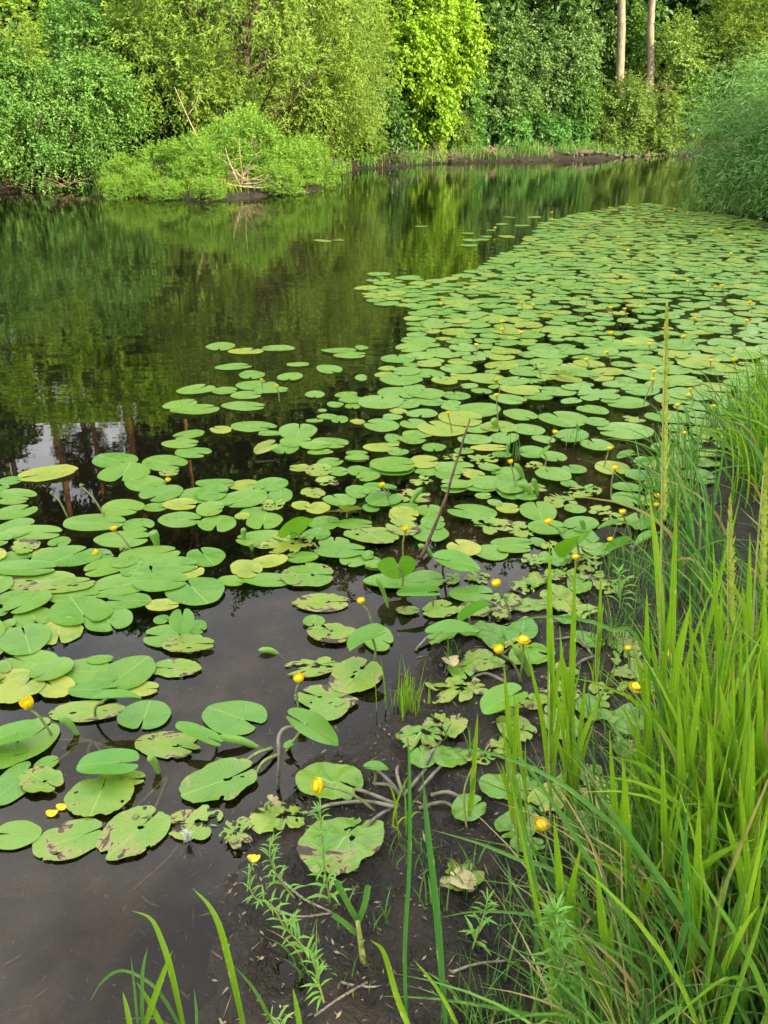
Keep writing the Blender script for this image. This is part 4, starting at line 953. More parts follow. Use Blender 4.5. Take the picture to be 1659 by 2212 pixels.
for (a, b) in FLZ4:
    X1, Y1 = 829.5 + a / 2, 553 + b / 2
    FLOWQ.append((flower(X1, Y1, X1 + random.uniform(-4, 10), Y1 + random.uniform(10, 30), size=.036, v=random.randrange(4)), X1, Y1))
for (a, b, c_, d_, lab) in [(111, 1062, 150, 1115, 'green pod on pale stalk below the raised yellowish pad'), (174, 1046, 235, 1120, 'small green pod right of the pale stalked pod'), (0 + 427 * .0 + 260, 1186, 292, 1190, 'pod low beside the leaning flower'), (668, 1168, 700, 1190, 'tiny dark pod above the curl-rimmed pad'),
                            (300, 1812, 350, 1770, 'pale pod on horizontal stalk beside the singed pad'), (1157, 786, 1175, 820, 'upright pod on yellow stalk in mid mat'), (590, 1749, 620, 1745, 'small pod at the edge of the radiating stalks')]:
    flower(a, b, c_, d_, size=.02, label=lab, bud=True)
# ------------------------------------------------------------------ grasses, shoots and sedges
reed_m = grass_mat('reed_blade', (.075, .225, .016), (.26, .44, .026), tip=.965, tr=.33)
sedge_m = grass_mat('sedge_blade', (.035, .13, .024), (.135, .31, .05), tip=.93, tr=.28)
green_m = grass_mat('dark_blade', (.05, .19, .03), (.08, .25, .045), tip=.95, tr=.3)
stem_m = plain_mat('reed_stem', (.22, .30, .06), (.36, .36, .13), 25, .5, .3)
seed_m = plain_mat('seed_head', (.40, .50, .07), (.56, .62, .12), 80, .7, .2, .3, .002, .45)
twig_m = bark_mat('twig_bark', (.16, .13, .10), (.33, .29, .23), 40, 12)
stick_m = bark_mat('stick_bark', (.10, .062, .045), (.22, .15, .11), 40, 8)
def add_blade(name, P_, w, mat, parent=None, fold=.3, n=14, face=(0, -1, .25), off=(0, 0, 0), base=.7):
    C = catmull(P_, n) - np.asarray(off, float)
    V, F, uv = ribbon(C, blade_w(n, w, base), face, fold)
    return mk(name, V, F, mat, parent, uv=uv)
def shoot(tip, base, nl=5, w=.013, label=None, seed=0, seedhead=False, mat=None, spread=.10, name='grass_shoot'):
    """one erect shoot: a jointed stem with leaves rising from its nodes"""
    g = np.random.default_rng(seed)
    b = ground(*base); a = pxY(*tip, b[1] + g.uniform(-.02, .04))
    H = a[2] - b[2]
    e = empty(name, tuple(b), label, 'grass shoot', 'tall grass shoots on the near bank')
    st = a - b
    n = 10
    s = np.linspace(0, 1, n)[:, None]
    bow = np.array([g.normal(0, .012), g.normal(0, .012), 0])
    top = .62 if not seedhead else .97
    C = st * s * top + bow * np.sin(s * math.pi) - [0, 0, .02]
    V, F = tube(C, np.linspace(.0038, .0018, n), 6); mk('stem', V, F, stem_m, e)
    for k in range(nl):
        f = .12 + .5 * k / max(1, nl - 1) if not seedhead else .1 + .3 * k / max(1, nl - 1)
        p0 = st * f * top / .62 * .9 if not seedhead else st * f
        az = g.uniform(0, 6.28); 
        last = (k == nl - 1) and not seedhead
        L = (1 - f) * H * (.97 if last else g.uniform(.45, .85)) if not seedhead else H * g.uniform(.2, .32)
        d = np.array([math.cos(az), math.sin(az), 0]) * (spread * (0.1 if last else g.uniform(.5, 1.5)))
        q1 = p0 + st / H * L * .5 + d * L * .45; q2 = (st if last else p0 + st / H * L * .97 + d * L * 1.35)
        C2 = catmull([p0, q1, q2], 12)
        V, F, uv = ribbon(C2, blade_w(12, w * g.uniform(.8, 1.15), .45), (g.normal(0, .5), -1, .3), .35, g.normal(0, .25))
        mk('leaf', V, F, mat or reed_m, e, uv=uv)
    if seedhead:
        parts = []
        nn = 150
        for q in range(nn):
            f = .66 + .34 * q / nn; c = st * f; wd = .010 * math.sin(math.pi * min(1, (q / nn) * .8 + .2)) + .001
            az = q * 2.4; d = np.array([math.cos(az), math.sin(az), 0])
            p0 = c; p1 = c + d * wd * g.uniform(.5, 1.5) + st / H * .020 * g.uniform(.6, 1.4)
            side = np.cross(d, st / H) * .0032
            parts.append((np.array([p0, (p0 + p1) / 2 + side, p1, (p0 + p1) / 2 - side + d * .001]), np.array([[0, 1, 2, 3]])))
        V, F = join(parts); mk('seed_head', V, F, seed_m, e)
    return e
SH = [((1440, 668), (1428, 1760), 4, .018, 'tallest shoot with pale feathery seed head', True), ((1187, 1165), (1192, 1800), 6, .016, 'tall leaf shoot over the mud, left of its near twin', False), ((1243, 1205), (1225, 1840), 6, .016, 'tall leaf shoot over the mud, right of its near twin', False),
 ((1298, 1235), (1292, 1480), 4, .010, 'dark young shoot standing alone on the mud', False), ((1397, 1270), (1400, 1760), 5, .016, 'yellow tipped shoot with chewed leaf margin', False), ((1462, 1065), (1440, 1820), 4, .022, 'broad bright blade beside the tallest shoot', False),
 ((1577, 1085), (1592, 1760), 5, .015, 'seed headed shoot, middle one of the three', True), ((1655, 980), (1640, 1720), 5, .015, 'seed headed shoot at the right frame edge', True), ((1540, 1170), (1562, 1700), 4, .013, 'thin shoot between the tallest shoot and middle seed head', False),
 ((1512, 1314), (1562, 1860), 4, .018, 'wide pointed shoot right of tallest shoot, leaning left', False), ((1209, 1352), (1245, 1850), 4, .014, 'short shoot against the twin shoots', False), ((1088, 1430), (1122, 1850), 4, .014, 'leaf shoot leaning left over the lone heart leaf', False),
 ((1032, 1540), (1012, 1790), 3, .014, 'leftmost short shoot with cut side leaf', False), ((1196, 1758), (1232, 2190), 3, .018, 'broad yellow green blade over the nearest flower', False), ((1345, 1632), (1372, 2100), 4, .018, 'wide bright shoot in front of the grass', False), ((1316, 1577), (1350, 2020), 4, .016, 'shoot left of the wide bright one', False),
 ((1287, 1869), (1335, 2260), 3, .02, 'short broad blade with split pale tip', False), ((1555, 1480), (1645, 1930), 3, .026, 'very wide blade with torn white edge', False), ((1487, 1422), (1472, 1900), 4, .017, 'stout shoot beneath the wide pointed shoot', False), ((1518, 1428), (1452, 1960), 4, .016, 'shoot leaning right with bleached spots', False),
 ((1620, 1150), (1618, 1700), 5, .014, 'leafy shoot between middle and right edge seed heads', False), ((1600, 1330), (1605, 1850), 5, .016, 'shoot before the middle seed head', False), ((1640, 1420), (1650, 1900), 5, .016, 'bright shoot low at the right frame edge', False), ((1530, 1560), (1540, 2050), 4, .017, 'shoot in the middle of the near grass', False),
 ((1430, 1600), (1440, 2080), 4, .016, 'shoot under the tallest shoot, nearer the viewer', False), ((1600, 1700), (1640, 2200), 4, .018, 'near shoot low at the right', False), ((1585, 1420), (1570, 1950), 4, .016, 'shoot crossing behind the very wide blade', False), ((1110, 1490), (1150, 1900), 3, .012, 'thin shoot behind the leaning leaf shoot', False),
 ((1265, 1455), (1232, 1830), 3, .013, 'side shoot hugging the right twin shoot', False), ((1375, 1500), (1392, 1900), 4, .013, 'slim shoot right of the chewed one', False), ((1650, 1230), (1655, 1800), 5, .015, 'shoot leaning out at the right edge', False), ((1490, 1240), (1500, 1750), 4, .014, 'slim shoot right of the broad bright blade', False),
 ((1465, 1500), (1490, 1980), 4, .018, 'yellow tinged shoot in the thick grass', False), ((1395, 1440), (1415, 1850), 3, .015, 'shoot left of the tallest shoot base', False), ((1090, 1600), (1110, 1800), 3, .010, 'small shoot by the overhanging sedge blade', False), ((1245, 1880), (1215, 2170), 3, .014, 'small pale shoot near the frame bottom', False),
 ((1560, 1250), (1540, 1760), 4, .015, 'leaning shoot left of middle seed head', False), ((1628, 1560), (1600, 2080), 4, .018, 'stout near shoot right of the very wide blade', False), ((1510, 1720), (1500, 2190), 4, .016, 'near shoot in front of all others', False)]
for i_, (tp, bs, nl, w_, lab, sh_) in enumerate(SH): shoot(tp, bs, nl, w_, lab, 200 + i_, sh_)

# ---- single long sedge blades that arch over the scene
def sedge(pts, label, w=.009, mat=None, dys=None, root_y=None):
    """pts: picture points from root to tip; each sits at its own distance"""
    b = ground(*pts[0]) if root_y is None else pxY(*pts[0], root_y)
    P_ = []
    for k, p in enumerate(pts):
        P_.append(pxY(*p, b[1] + (dys[k] if dys else 0)))
    o = add_blade('sedge_leaf', P_, w, mat or sedge_m, None, .35, 22, off=b); o.location = tuple(b)
    tag(o, label, 'sedge blade', 'long single sedge blades')
z7 = lambda a, b: (a * .5, 1659 + b * .5)
z8 = lambda a, b: (829.5 + a * .5, 1659 + b * .5)
KT = lambda a, b: T('K', a, b)
LT = lambda a, b: T('L', a, b)
sedge([(1500, 1800), KT(1650, 565), KT(1400, 400), KT(1200, 330), KT(870, 305), KT(560, 380)], 'long pale blade arching left across the twin shoots', .009, dys=[0, -.02, -.02, 0, .02, .05])
sedge([(1560, 2150), LT(1660, 970), LT(1200, 520), LT(900, 320), LT(620, 205), LT(350, 148), LT(0, 155)], 'longest blade arching left low over the mud', .010, dys=[0, 0, .03, .08, .12, .15, .18])
sedge([(1380, 2200), LT(1150, 1180), LT(700, 950), LT(400, 830), LT(75, 738)], 'pale dried-tip blade reaching left above the torn leaf', .010, dys=[0, .05, .1, .14, .18])
sedge([(1160, 2205), LT(850, 1240), LT(790, 900), LT(700, 520), LT(575, 20)], 'straight blade leaning left with long brown tip', .009, dys=[0, .03, .05, .08, .1])
sedge([(966, 2260), z8(230, 650), z8(190, 280), z8(165, 10)], 'dark green stiff blade with tan cut tip', .013, green_m, dys=[0, .02, .03, .04])
sedge([(880, 2260), z8(90, 800), z8(110, 400), (884, 1650), (880, 1590)], 'thin dark blade left of the stiff tan-tipped one', .008, green_m, dys=[0, .02, .05, .09, .1])
sedge([(1250, 2240), z8(760, 1100), z8(600, 1058), z8(250, 1000), z8(-20, 985)], 'wide pale blade lying along the bottom of the mud', .011, dys=[-.05, 0, 0, .02, .04])
sedge([(1330, 2280), z8(960, 1000), z8(830, 760), z8(740, 545)], 'yellow blade with black flecked tip near the bottom', .014, reed_m, dys=[-.05, 0, .03, .06])
sedge([(905, 2270), z8(60, 1000), z8(0, 800), (800, 2030)], 'bright short blade curving left at the frame bottom', .012, reed_m, dys=[-.04, 0, .02, .03])
sedge([(1010, 2260), z8(260, 1000), z8(190, 900), z8(125, 825)], 'yellow tipped blade crossing the stiff dark one', .008, reed_m, dys=[-.03, 0, .02, .03])
sedge([(1400, 2250), z8(1000, 800), z8(700, 650), z8(420, 620), z8(245, 645)], 'soft blade bowing left above the yellow fleck-tipped blade', .009, dys=[-.05, .02, .06, .1, .12])
sedge([(1480, 2230), z8(1160, 900), z8(900, 420), z8(640, 20), z8(560, -60)], 'long straight blade slanting up left through the grass', .010, dys=[-.04, 0, .05, .1, .12])
sedge([(1640, 2260), z8(1500, 960), z8(1250, 560), z8(980, 180), z8(920, 120)], 'stiff striped blade slanting up left at the right', .011, dys=[-.05, 0, .03, .06, .08])
sedge([(1270, 2280), z8(1270, 800), z8(1300, 350), z8(1315, 120)], 'upright blue green blade in the near grass', .009, green_m, dys=[-.05, 0, .02, .04])
sedge([(1195, 2240), z8(725, 900), z8(620, 420), z8(540, 10)], 'thin striped blade standing left of the yellow one', .009, reed_m, dys=[-.04, 0, .03, .05])
# the tuft at the lower left
TF = [[(800, 1150), (740, 880), (700, 750), (650, 650), (565, 615)], [(1060, 1150), (1000, 880), (950, 690), (900, 590), (830, 518)], [(800, 1160), (700, 985), (620, 910), (520, 875), (440, 925), (388, 1010)], [(610, 1160), (690, 930), (746, 785)],
      [(570, 1160), (550, 1050), (530, 965)], [(600, 1160), (580, 950), (565, 810)], [(615, 1160), (615, 900), (638, 770)], [(720, 1160), (650, 1020), (590, 925)], [(850, 1160), (848, 1050), (838, 955)], [(1200, 1150), (1100, 960), (1000, 845)], [(1300, 1160), (1285, 1050), (1265, 950)], [(780, 1150), (680, 1085), (530, 1083)]]
TL = ['arching blade with hooked brown tip in the lower left tuft', 'longest upright blade of the lower left tuft, brown tipped', 'blade bent over to the left in the lower left tuft', 'bright yellow blade leaning right in the lower left tuft', 'short bright blade at the left of the lower left tuft', 'thin blade with dry tip in the lower left tuft',
      'slender green blade behind the bright yellow one', 'pale blade crossing the bright yellow one', 'short thin blade right of the hooked blade', 'thin blade leaning left beside the longest tuft blade', 'short bright blade by the leafy weed bottom', 'blade lying flat along the frame bottom']
TWD = [.012, .013, .009, .012, .011, .005, .007, .012, .006, .007, .011, .006]
for q, lab, w_ in zip(TF, TL, TWD):
    sedge([z7(*p) for p in q], lab, w_, reed_m if w_ > .0105 else sedge_m, dys=[.02 * k for k in range(len(q))], root_y=.84)

# ---- dense grass: nobody could count it
def blades(B, az, H, bend, w, m=8, seed=0):
    g = np.random.default_rng(seed); n = len(B)
    s = np.linspace(0, 1, m)[None, :]
    hor = np.stack([np.cos(az), np.sin(az)], -1)
    curve = (bend * H)[:, None] * s ** 1.9
    z = H[:, None] * (s - (bend ** 1.3)[:, None] * .62 * s ** 2.6)
    C = np.stack([B[:, 0:1] + hor[:, 0:1] * curve, B[:, 1:2] + hor[:, 1:2] * curve, B[:, 2:3] + z], -1)
    tg = unit(np.gradient(C, axis=1))
    fa = g.uniform(0, 6.28, n); face = np.stack([np.cos(fa), np.sin(fa), np.full(n, .2)], -1)[:, None]
    sd = unit(np.cross(tg, np.broadcast_to(face, tg.shape))); nr = np.cross(sd, tg)
    ww = (w[:, None] * blade_w(m, 1.0, .75)[None]) [..., None] * .5
    V = np.stack([C - sd * ww, C - nr * ww * .6, C + sd * ww], 2).reshape(-1, 3)
    i = (np.arange(n)[:, None] * m * 3 + np.arange(m - 1)[None] * 3).reshape(-1, 1)
    F = np.concatenate([np.hstack([i, i + 1, i + 4, i + 3]), np.hstack([i + 1, i + 2, i + 5, i + 4])])
    uv = np.stack([np.tile([0, .5, 1.], n * m), np.tile(np.repeat(np.linspace(0, 1, m), 3), n)], -1)
    return V, F, uv
def grass_zone(name, poly, n, hlo, hhi, bend, w, mat, label, az=(2.6, .9), seed=0, clump=.5):
    g = np.random.default_rng(seed); W = np.array(poly); lo, hi = W.min(0), W.max(0); pts = []
    while len(pts) < n:
        c = g.uniform(lo, hi)
        if not inside(W, *c): continue
        k = g.integers(5, 16)
        pts += [tuple(c + g.normal(0, .035 * clump * 2, 2)) for _ in range(k)]
    pts = np.array(pts[:n]); z = height(pts[:, 0], pts[:, 1]); ok = z > -.01
    pts, z = pts[ok], z[ok]; n = len(pts)
    V, F, uv = blades(np.column_stack([pts, z - .01]), g.normal(az[0], az[1], n), g.uniform(hlo, hhi, n), np.clip(g.normal(bend, .2, n), .03, .95), w * g.uniform(.6, 1.3, n), 9, seed)
    o = mk(name, V, F, mat, uv=uv); tag(o, label, 'grass', kind='stuff')
gp = lambda *L: [tuple(px(a, b, .05)[:2]) for a, b in L]
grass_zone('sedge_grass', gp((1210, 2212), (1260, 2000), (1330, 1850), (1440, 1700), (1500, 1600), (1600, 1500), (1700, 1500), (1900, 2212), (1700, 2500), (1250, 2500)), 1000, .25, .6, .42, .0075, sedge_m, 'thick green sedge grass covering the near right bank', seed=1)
grass_zone('tall_grass', gp((1400, 1950), (1480, 1650), (1520, 1450), (1600, 1350), (1800, 1300), (2000, 2000), (1800, 2300), (1450, 2250)), 480, .4, .85, .16, .0125, reed_m, 'tall yellow green grass rising at the right edge', az=(1.6, 1.6), seed=2)
grass_zone('sedge_grass', gp((1470, 1500), (1440, 1250), (1480, 1120), (1560, 1010), (1660, 930), (1900, 900), (2000, 1500)), 380, .3, .65, .45, .0115, sedge_m, 'drooping dark sedges along the water edge in mid right', az=(2.9, .7), seed=3)
grass_zone('sedge_grass', gp((1560, 940), (1659, 850), (1850, 740), (2100, 800), (1900, 1000)), 200, .3, .6, .45, .012, reed_m, 'sedges with drooping tips farther along the right bank', az=(2.8, .7), seed=4)
grass_zone('sedge_grass', gp((1390, 1130), (1430, 1010), (1510, 930), (1640, 840), (1720, 880), (1610, 1020), (1500, 1160)), 300, .2, .5, .42, .009, sedge_m, 'sedges sprouting between pads and bank in mid right', az=(2.8, 1.0), seed=11)
grass_zone('sedge_grass', gp((1550, 1000), (1659, 870), (1780, 830), (1800, 1080), (1560, 1100)), 260, .3, .6, .42, .0115, reed_m, 'long sedges covering the bank at the right edge', az=(2.8, 1.0), seed=12)
grass_zone('short_grass', gp((1000, 2212), (1080, 2000), (1200, 1850), (1300, 1750), (1420, 1600), (1480, 1750), (1350, 2000), (1250, 2400), (1000, 2400)), 420, .05, .24, .35, .004, sedge_m, 'short thin grass sprouting from the near mud', az=(2.0, 1.8), seed=5)
grass_zone('short_grass', gp((1290, 1400), (1330, 1200), (1440, 1130), (1480, 1300), (1440, 1550), (1340, 1560)), 260, .08, .28, .3, .0035, sedge_m, 'thin grass sprouting on the mud below the sedges', az=(2.0, 1.8), seed=6)
grass_zone('bank_grass', [tuple(P(a, b) + np.array([0, .25])) for a, b in ((700, 392), (780, 366), (980, 352), (1240, 346), (1440, 336))] + [tuple(P(a, b) + np.array([0, 1.1])) for a, b in ((1440, 336), (1240, 346), (980, 352), (780, 366), (700, 392))], 2200, .2, .55, .3, .02, sedge_m, 'short green grass along the foot of the far bank', az=(4.6, 1), seed=7, clump=2)
grass_zone('bank_grass', [tuple(P(a, b) + np.array([0, .1])) for a, b in ((215, 426), (450, 434), (700, 404))] + [tuple(P(a, b) + np.array([0, 1.0])) for a, b in ((700, 404), (450, 434), (215, 426))], 900, .15, .42, .35, .014, reed_m, 'green grass tufts along the edge of the spit', az=(4.6, 1), seed=8, clump=2)
dry_m = grass_mat('dry_blade', (.34, .27, .10), (.46, .38, .18), tip=.9, tr=.3)
grass_zone('dry_grass', gp((1210, 2212), (1330, 1850), (1500, 1600), (1700, 1400), (1900, 2212), (1700, 2500), (1250, 2500)), 240, .2, .55, .6, .006, dry_m, 'straw coloured dead blades among the green grass', az=(2.4, 1.2), seed=9)
grass_zone('broad_grass', gp((1180, 2300), (1330, 1900), (1480, 1700), (1700, 1500), (1900, 2212), (1700, 2500), (1200, 2500)), 170, .3, .7, .25, .017, reed_m, 'broad bright blades scattered through the near grass', az=(2.4, 1.5), seed=10)
# rush tufts on the mud
def rush(cx_, cy_, n, h, lab, seed, w=.004, sp=.03, bend=.12):
    g = np.random.default_rng(seed); b = ground(cx_, cy_); B = np.column_stack([g.normal(0, sp, n), g.normal(0, sp, n), np.full(n, -.01)])
    V, F, uv = blades(B, g.uniform(0, 6.28, n), h * g.uniform(.35, 1.05, n), np.clip(g.normal(bend, .08, n), .02, .6), np.full(n, w), 8, seed)
    o = mk('rush_tuft', V, F, reed_m if w > .0052 else sedge_m, uv=uv); o.location = tuple(b); tag(o, lab, 'rush tuft', 'small rush tufts on the mud')
rush(878, 1535, 36, .23, 'stiff rush tuft at the tip of the mud by the puddle', 1, .0055, .035)
rush(1290, 1478, 10, .14, 'sparse rush tuft on the mud behind the twin shoots', 2, .006)
rush(1335, 1240, 18, .12, 'small rush tuft under the boat shaped leaves', 3)
rush(905, 1850, 34, .09, 'low fine tuft beside the stiff dark blade', 4, .003, .035, .4)
rush(870, 1790, 9, .22, 'slender curving tuft beside the radiating stalks', 5, .006, .02, .35)
rush(1105, 990, 16, .2, 'thin pale tuft rising from the mat left of the tallest shoot', 6, .004)
rush(660, 2080, 12, .16, 'fine tuft under the leafy weed', 7, .004, .02, .4)
rush(770, 2140, 9, .10, 'small tuft low on the bottom mud', 8, .004, .03, .4)
for k_, (a_, b_, n_, h_, lab_) in enumerate([(985, 1420, 14, .12, 'small green tuft between mud flowers and rush tuft'), (1040, 1640, 16, .13, 'green tuft on the mud left of the leaf shoots'), (960, 1600, 8, .1, 'sparse tuft beside the stiff rush tuft'), (1150, 1700, 14, .15, 'tuft at the foot of the left twin shoot'), (930, 1960, 12, .12, 'fine tuft right of the stiff dark blade'),
        (820, 2000, 10, .1, 'tuft by the cut reed stump'), (1010, 1900, 14, .16, 'tuft behind the torn tan leaf'), (1330, 1620, 14, .18, 'tuft among shoots in mid grass edge'), (1270, 1560, 12, .16, 'tuft right of the twin shoots'), (720, 1960, 9, .11, 'thin tuft beside the upright weed')]):
    rush(a_, b_, n_, h_, lab_, 40 + k_, .005, .025, .3)
rush(1240, 960, 14, .17, 'pale tuft in the mat near the round open flower', 9, .004)
# leafy weeds (narrow opposite leaves)
weed_m = leaf_mat('weed_leaf', (.13, .31, .05), (.20, .40, .07), .3, .45)
def weed(pts, lab, seed, ll=.034):
    ll *= 1.45
    g = np.random.default_rng(seed); b = ground(*pts[0]); P_ = [b - [0, 0, .01]] + [pxY(*p, b[1] + .01 * k) for k, p in enumerate(pts[1:])]
    C = catmull(P_, 14) - b
    e = empty('leafy_weed', tuple(b), lab, 'weed', 'leafy weeds on the near mud')
    V, F = tube(C, np.linspace(.0025, .001, 14), 5); mk('stem', V, F, stem_m, e)
    parts = []
    tot = np.linalg.norm(np.diff(C, axis=0), axis=1).sum(); nn = int(tot / .012)
    for k in range(2, nn):
        f = k / nn; p0 = np.array([np.interp(f, np.linspace(0, 1, 14), C[:, j]) for j in range(3)])
        for sgn in (0, math.pi):
            az = k * 1.57 + sgn + g.normal(0, .7); L = ll * (1.15 - .6 * f) * g.uniform(.7, 1.1)
            d = np.array([math.cos(az), math.sin(az), .6 + .5 * f])
            P2 = catmull([p0, p0 + unit(d) * L * .55, p0 + unit(d + [0, 0, -.45]) * L], 5)
            w2 = L * .15 * np.array([.25, .9, 1, .6, .04])
            V, F, uv = ribbon(P2, w2, (0, 0, 1), .2); parts.append((V, F))
    V, F = join(parts); mk('foliage', V, F, weed_m, e)
weed([z7(1430, 590), z7(1400, 420), z7(1385, 250), z7(1385, 160)], 'upright weed before the big scarred pad on the mud', 1, .036)
weed([z7(1240, 700), z7(1170, 590), z7(1100, 560), z7(1075, 480), z7(1100, 400)], 'bushy weed leaning left at the mud edge', 2, .028)
weed([z7(1280, 560), z7(1200, 470), z7(1165, 370), z7(1190, 290)], 'weed with narrow leaves right above the bushy weed', 3, .03)
weed([z7(1370, 840), z7(1300, 760), z7(1240, 690), z7(1280, 640)], 'low weed sprawling in the middle of the mud', 4, .034)
weed([z7(1250, 1180), z7(1210, 1110), z7(1160, 1060)], 'small weed cut by the frame bottom', 5, .03)
weed([z7(1400, 1010), z7(1370, 900), z7(1350, 800)], 'short weed below the sprawling one', 6, .03)
weed([z8(760, 1180), z8(770, 900), z8(745, 700), z8(740, 610)], 'broad leaved weed in the near grass', 7, .045)
weed([z8(380, 780), z8(430, 640), z8(450, 560)], 'fine weed at the left rim of the grass', 8, .035)
weed([KT(1470, 230), KT(1480, 60), KT(1450, -40)], 'arrow leaved weed below the boat leaf by the sedges', 9, .05)

# ------------------------------------------------------------------ sticks, stalks and scraps
def stick(pts, r, lab, mat, name='stick', cat='stick', dys=None, fork=None):
    b = ground(*pts[0]); P_ = [pxY(*p, b[1] + (dys[k] if dys else 0)) for k, p in enumerate(pts)]
    g = np.random.default_rng(int(pts[0][0])); C = catmull(P_, 16) - b + g.normal(0, .0015, (16, 3))
    V, F = tube(C, np.linspace(r, r * .45, 16), 7)
    if fork is not None:
        q = C[10]; V2, F2 = tube(catmull([q, q + np.array(fork) * .5 + [0, 0, .01], q + np.array(fork)], 6), np.linspace(r * .5, r * .2, 6), 5); V, F = join([(V, F), (V2, F2)])
    o = mk(name, V, F, mat); o.location = tuple(b); tag(o, lab, cat)
stick([(908, 1205), (950, 1110), (985, 1000), (1015, 905)], .0085, 'thin brown stick leaning right out of the lily pads', stick_m, dys=[0, .03, .05, .08])
def lying(pts, r, lab, mat, name='lily_stalk', cat='stalk', group='pale stalks lying on the mud', lift=.008):
    P_ = [ground(*p, off=lift + (.012 if 0 < k < len(pts) - 1 else -.004)) for k, p in enumerate(pts)]
    if name == 'twig': P_ = [np.array([q[0], q[1], hgt(q[0], q[1]) + lift]) for q in P_]
    b = P_[0]; C = catmull(P_, 14) - b
    V, F = tube(C, np.linspace(r, r * .8, 14), 7); o = mk(name, V, F, mat); o.location = tuple(b); tag(o, lab, cat, group)
GT = lambda a, b: T('G', a, b)
for k, (q, lab) in enumerate([([GT(1500, 780), GT(1200, 690), GT(1080, 700)], 'pale stalk running left under the big ragged flower'), ([GT(1490, 790), GT(1250, 775), GT(980, 800), GT(815, 840)], 'long pale stalk bent along the mud, lowest of the fan'), ([GT(1500, 775), GT(1380, 860), GT(1290, 930), GT(1230, 1000)], 'pale stalk arching down to the big scarred pad'),
      ([GT(1510, 700), GT(1420, 620), GT(1310, 540)], 'pale stalk rising to the small middle leaf'), ([GT(1510, 720), GT(1440, 660), GT(1305, 610)], 'short pointed stalk in the fan'), ([GT(1520, 690), GT(1480, 560), GT(1490, 480)], 'upright pale stalk behind the fan'), ([GT(1530, 740), GT(1640, 600), GT(1700, 500)], 'pale stalk running right from the fan'),
      ([(905, 1748), (960, 1745), (1000, 1765)], 'white stalk right of the slender curving tuft'), ([(905, 1720), (930, 1690), (955, 1655)], 'pale stalk slanting up right over the mud'), ([LT(70, 490), LT(200, 500), LT(340, 530)], 'grey stalk reaching the dull leaf pair'), ([LT(20, 300), LT(80, 200), LT(160, 80)], 'grey stalk beside the tan tipped blade'),
      ([KT(1300, 600), KT(1180, 670), KT(1080, 740)], 'grey stalk behind the right twin shoot'), ([KT(620, 790), KT(480, 760), KT(370, 765)], 'thin white stalk above the lone heart leaf'), ([KT(660, 330), KT(560, 250), KT(440, 180)], 'pale stalk under the nodding flower'), ([KT(640, 330), KT(540, 290), KT(410, 310)], 'pale stalk curving below the sharply folded leaf'),
      ([(650, 1235), (700, 1190), (760, 1150)], 'thin stalk in the water left of the stick') if False else ([KT(820, 700), KT(700, 560), KT(600, 590)], 'grey stalk beside the lower mud flower'), ([GT(560, 350), GT(430, 430), GT(290, 520)], 'green stalk leading to the black scarred pad'), ([GT(600, 400), GT(500, 480), GT(440, 540)], 'dark stalk beside the green stalk'),
      ([KT(-40, 560), KT(60, 480), KT(150, 430)], 'pale stalk under the cupped leaf'), ([KT(1290, 640), KT(1160, 500), KT(990, 480)], 'grey stalk crossing behind both twin shoots')]):
    lying(q, .0058, lab, pale_stalk if k not in (16, 17) else stalk_m)
# arched grey stalk of the raised oval leaf
b0 = ground(*GT(595, 640)); pts = [b0 - [0, 0, .02], pxY(*GT(612, 400), b0[1]), pxY(*GT(605, 280), b0[1] + .04), pxY(*GT(640, 205), b0[1] + .06), pxY(*GT(710, 185), b0[1] + .08)]
C = catmull(pts, 16) - b0; V, F = tube(C, .0055, 8); o = mk('lily_stalk', V, F, pale_stalk); o.location = tuple(b0); tag(o, 'grey stalk standing up and arching over to the raised oval leaf', 'stalk', 'pale stalks lying on the mud')
# stalks under water by the rolled leaf at lower left
FT = lambda a, b: T('F', a, b)
for k, (q, lab) in enumerate([([FT(680, 270), FT(560, 240), FT(290, 232)], 'sunken stalk running left from the clump'), ([FT(680, 270), FT(560, 265), FT(440, 295)], 'sunken stalk bending to the flower foot'), ([FT(680, 275), FT(640, 320), FT(660, 400)], 'short sunken stalk pointing at the glossy leaf'), ([FT(690, 275), FT(740, 330), FT(780, 380)], 'sunken stalk right of the short one'), ([FT(690, 280), FT(800, 300), FT(920, 330)], 'sunken stalk running right'),
      ([FT(1230, 545), FT(1150, 720), FT(1070, 880)], 'sunken stalk leading down to the scarred pad'), ([FT(1230, 530), FT(1080, 660), FT(960, 745)], 'sunken stalk leading to the blackened pad'), ([FT(560, 300), FT(480, 350), FT(380, 400)], 'faint sunken stalk in the left shallows'), ([FT(780, 870), FT(700, 910), FT(630, 950)], 'sunken stalk beside the yellow scarred pad')]):
    b = px(*q[0]) - [0, 0, .012]; C = catmull([px(*p) - [0, 0, .012 + .01 * i2] for i2, p in enumerate(q)], 10) - b
    V, F = tube(C, .005, 6); o = mk('sunken_stalk', V, F, stalk_m); o.location = tuple(b); tag(o, lab, 'stalk', 'lily stalks under the water')
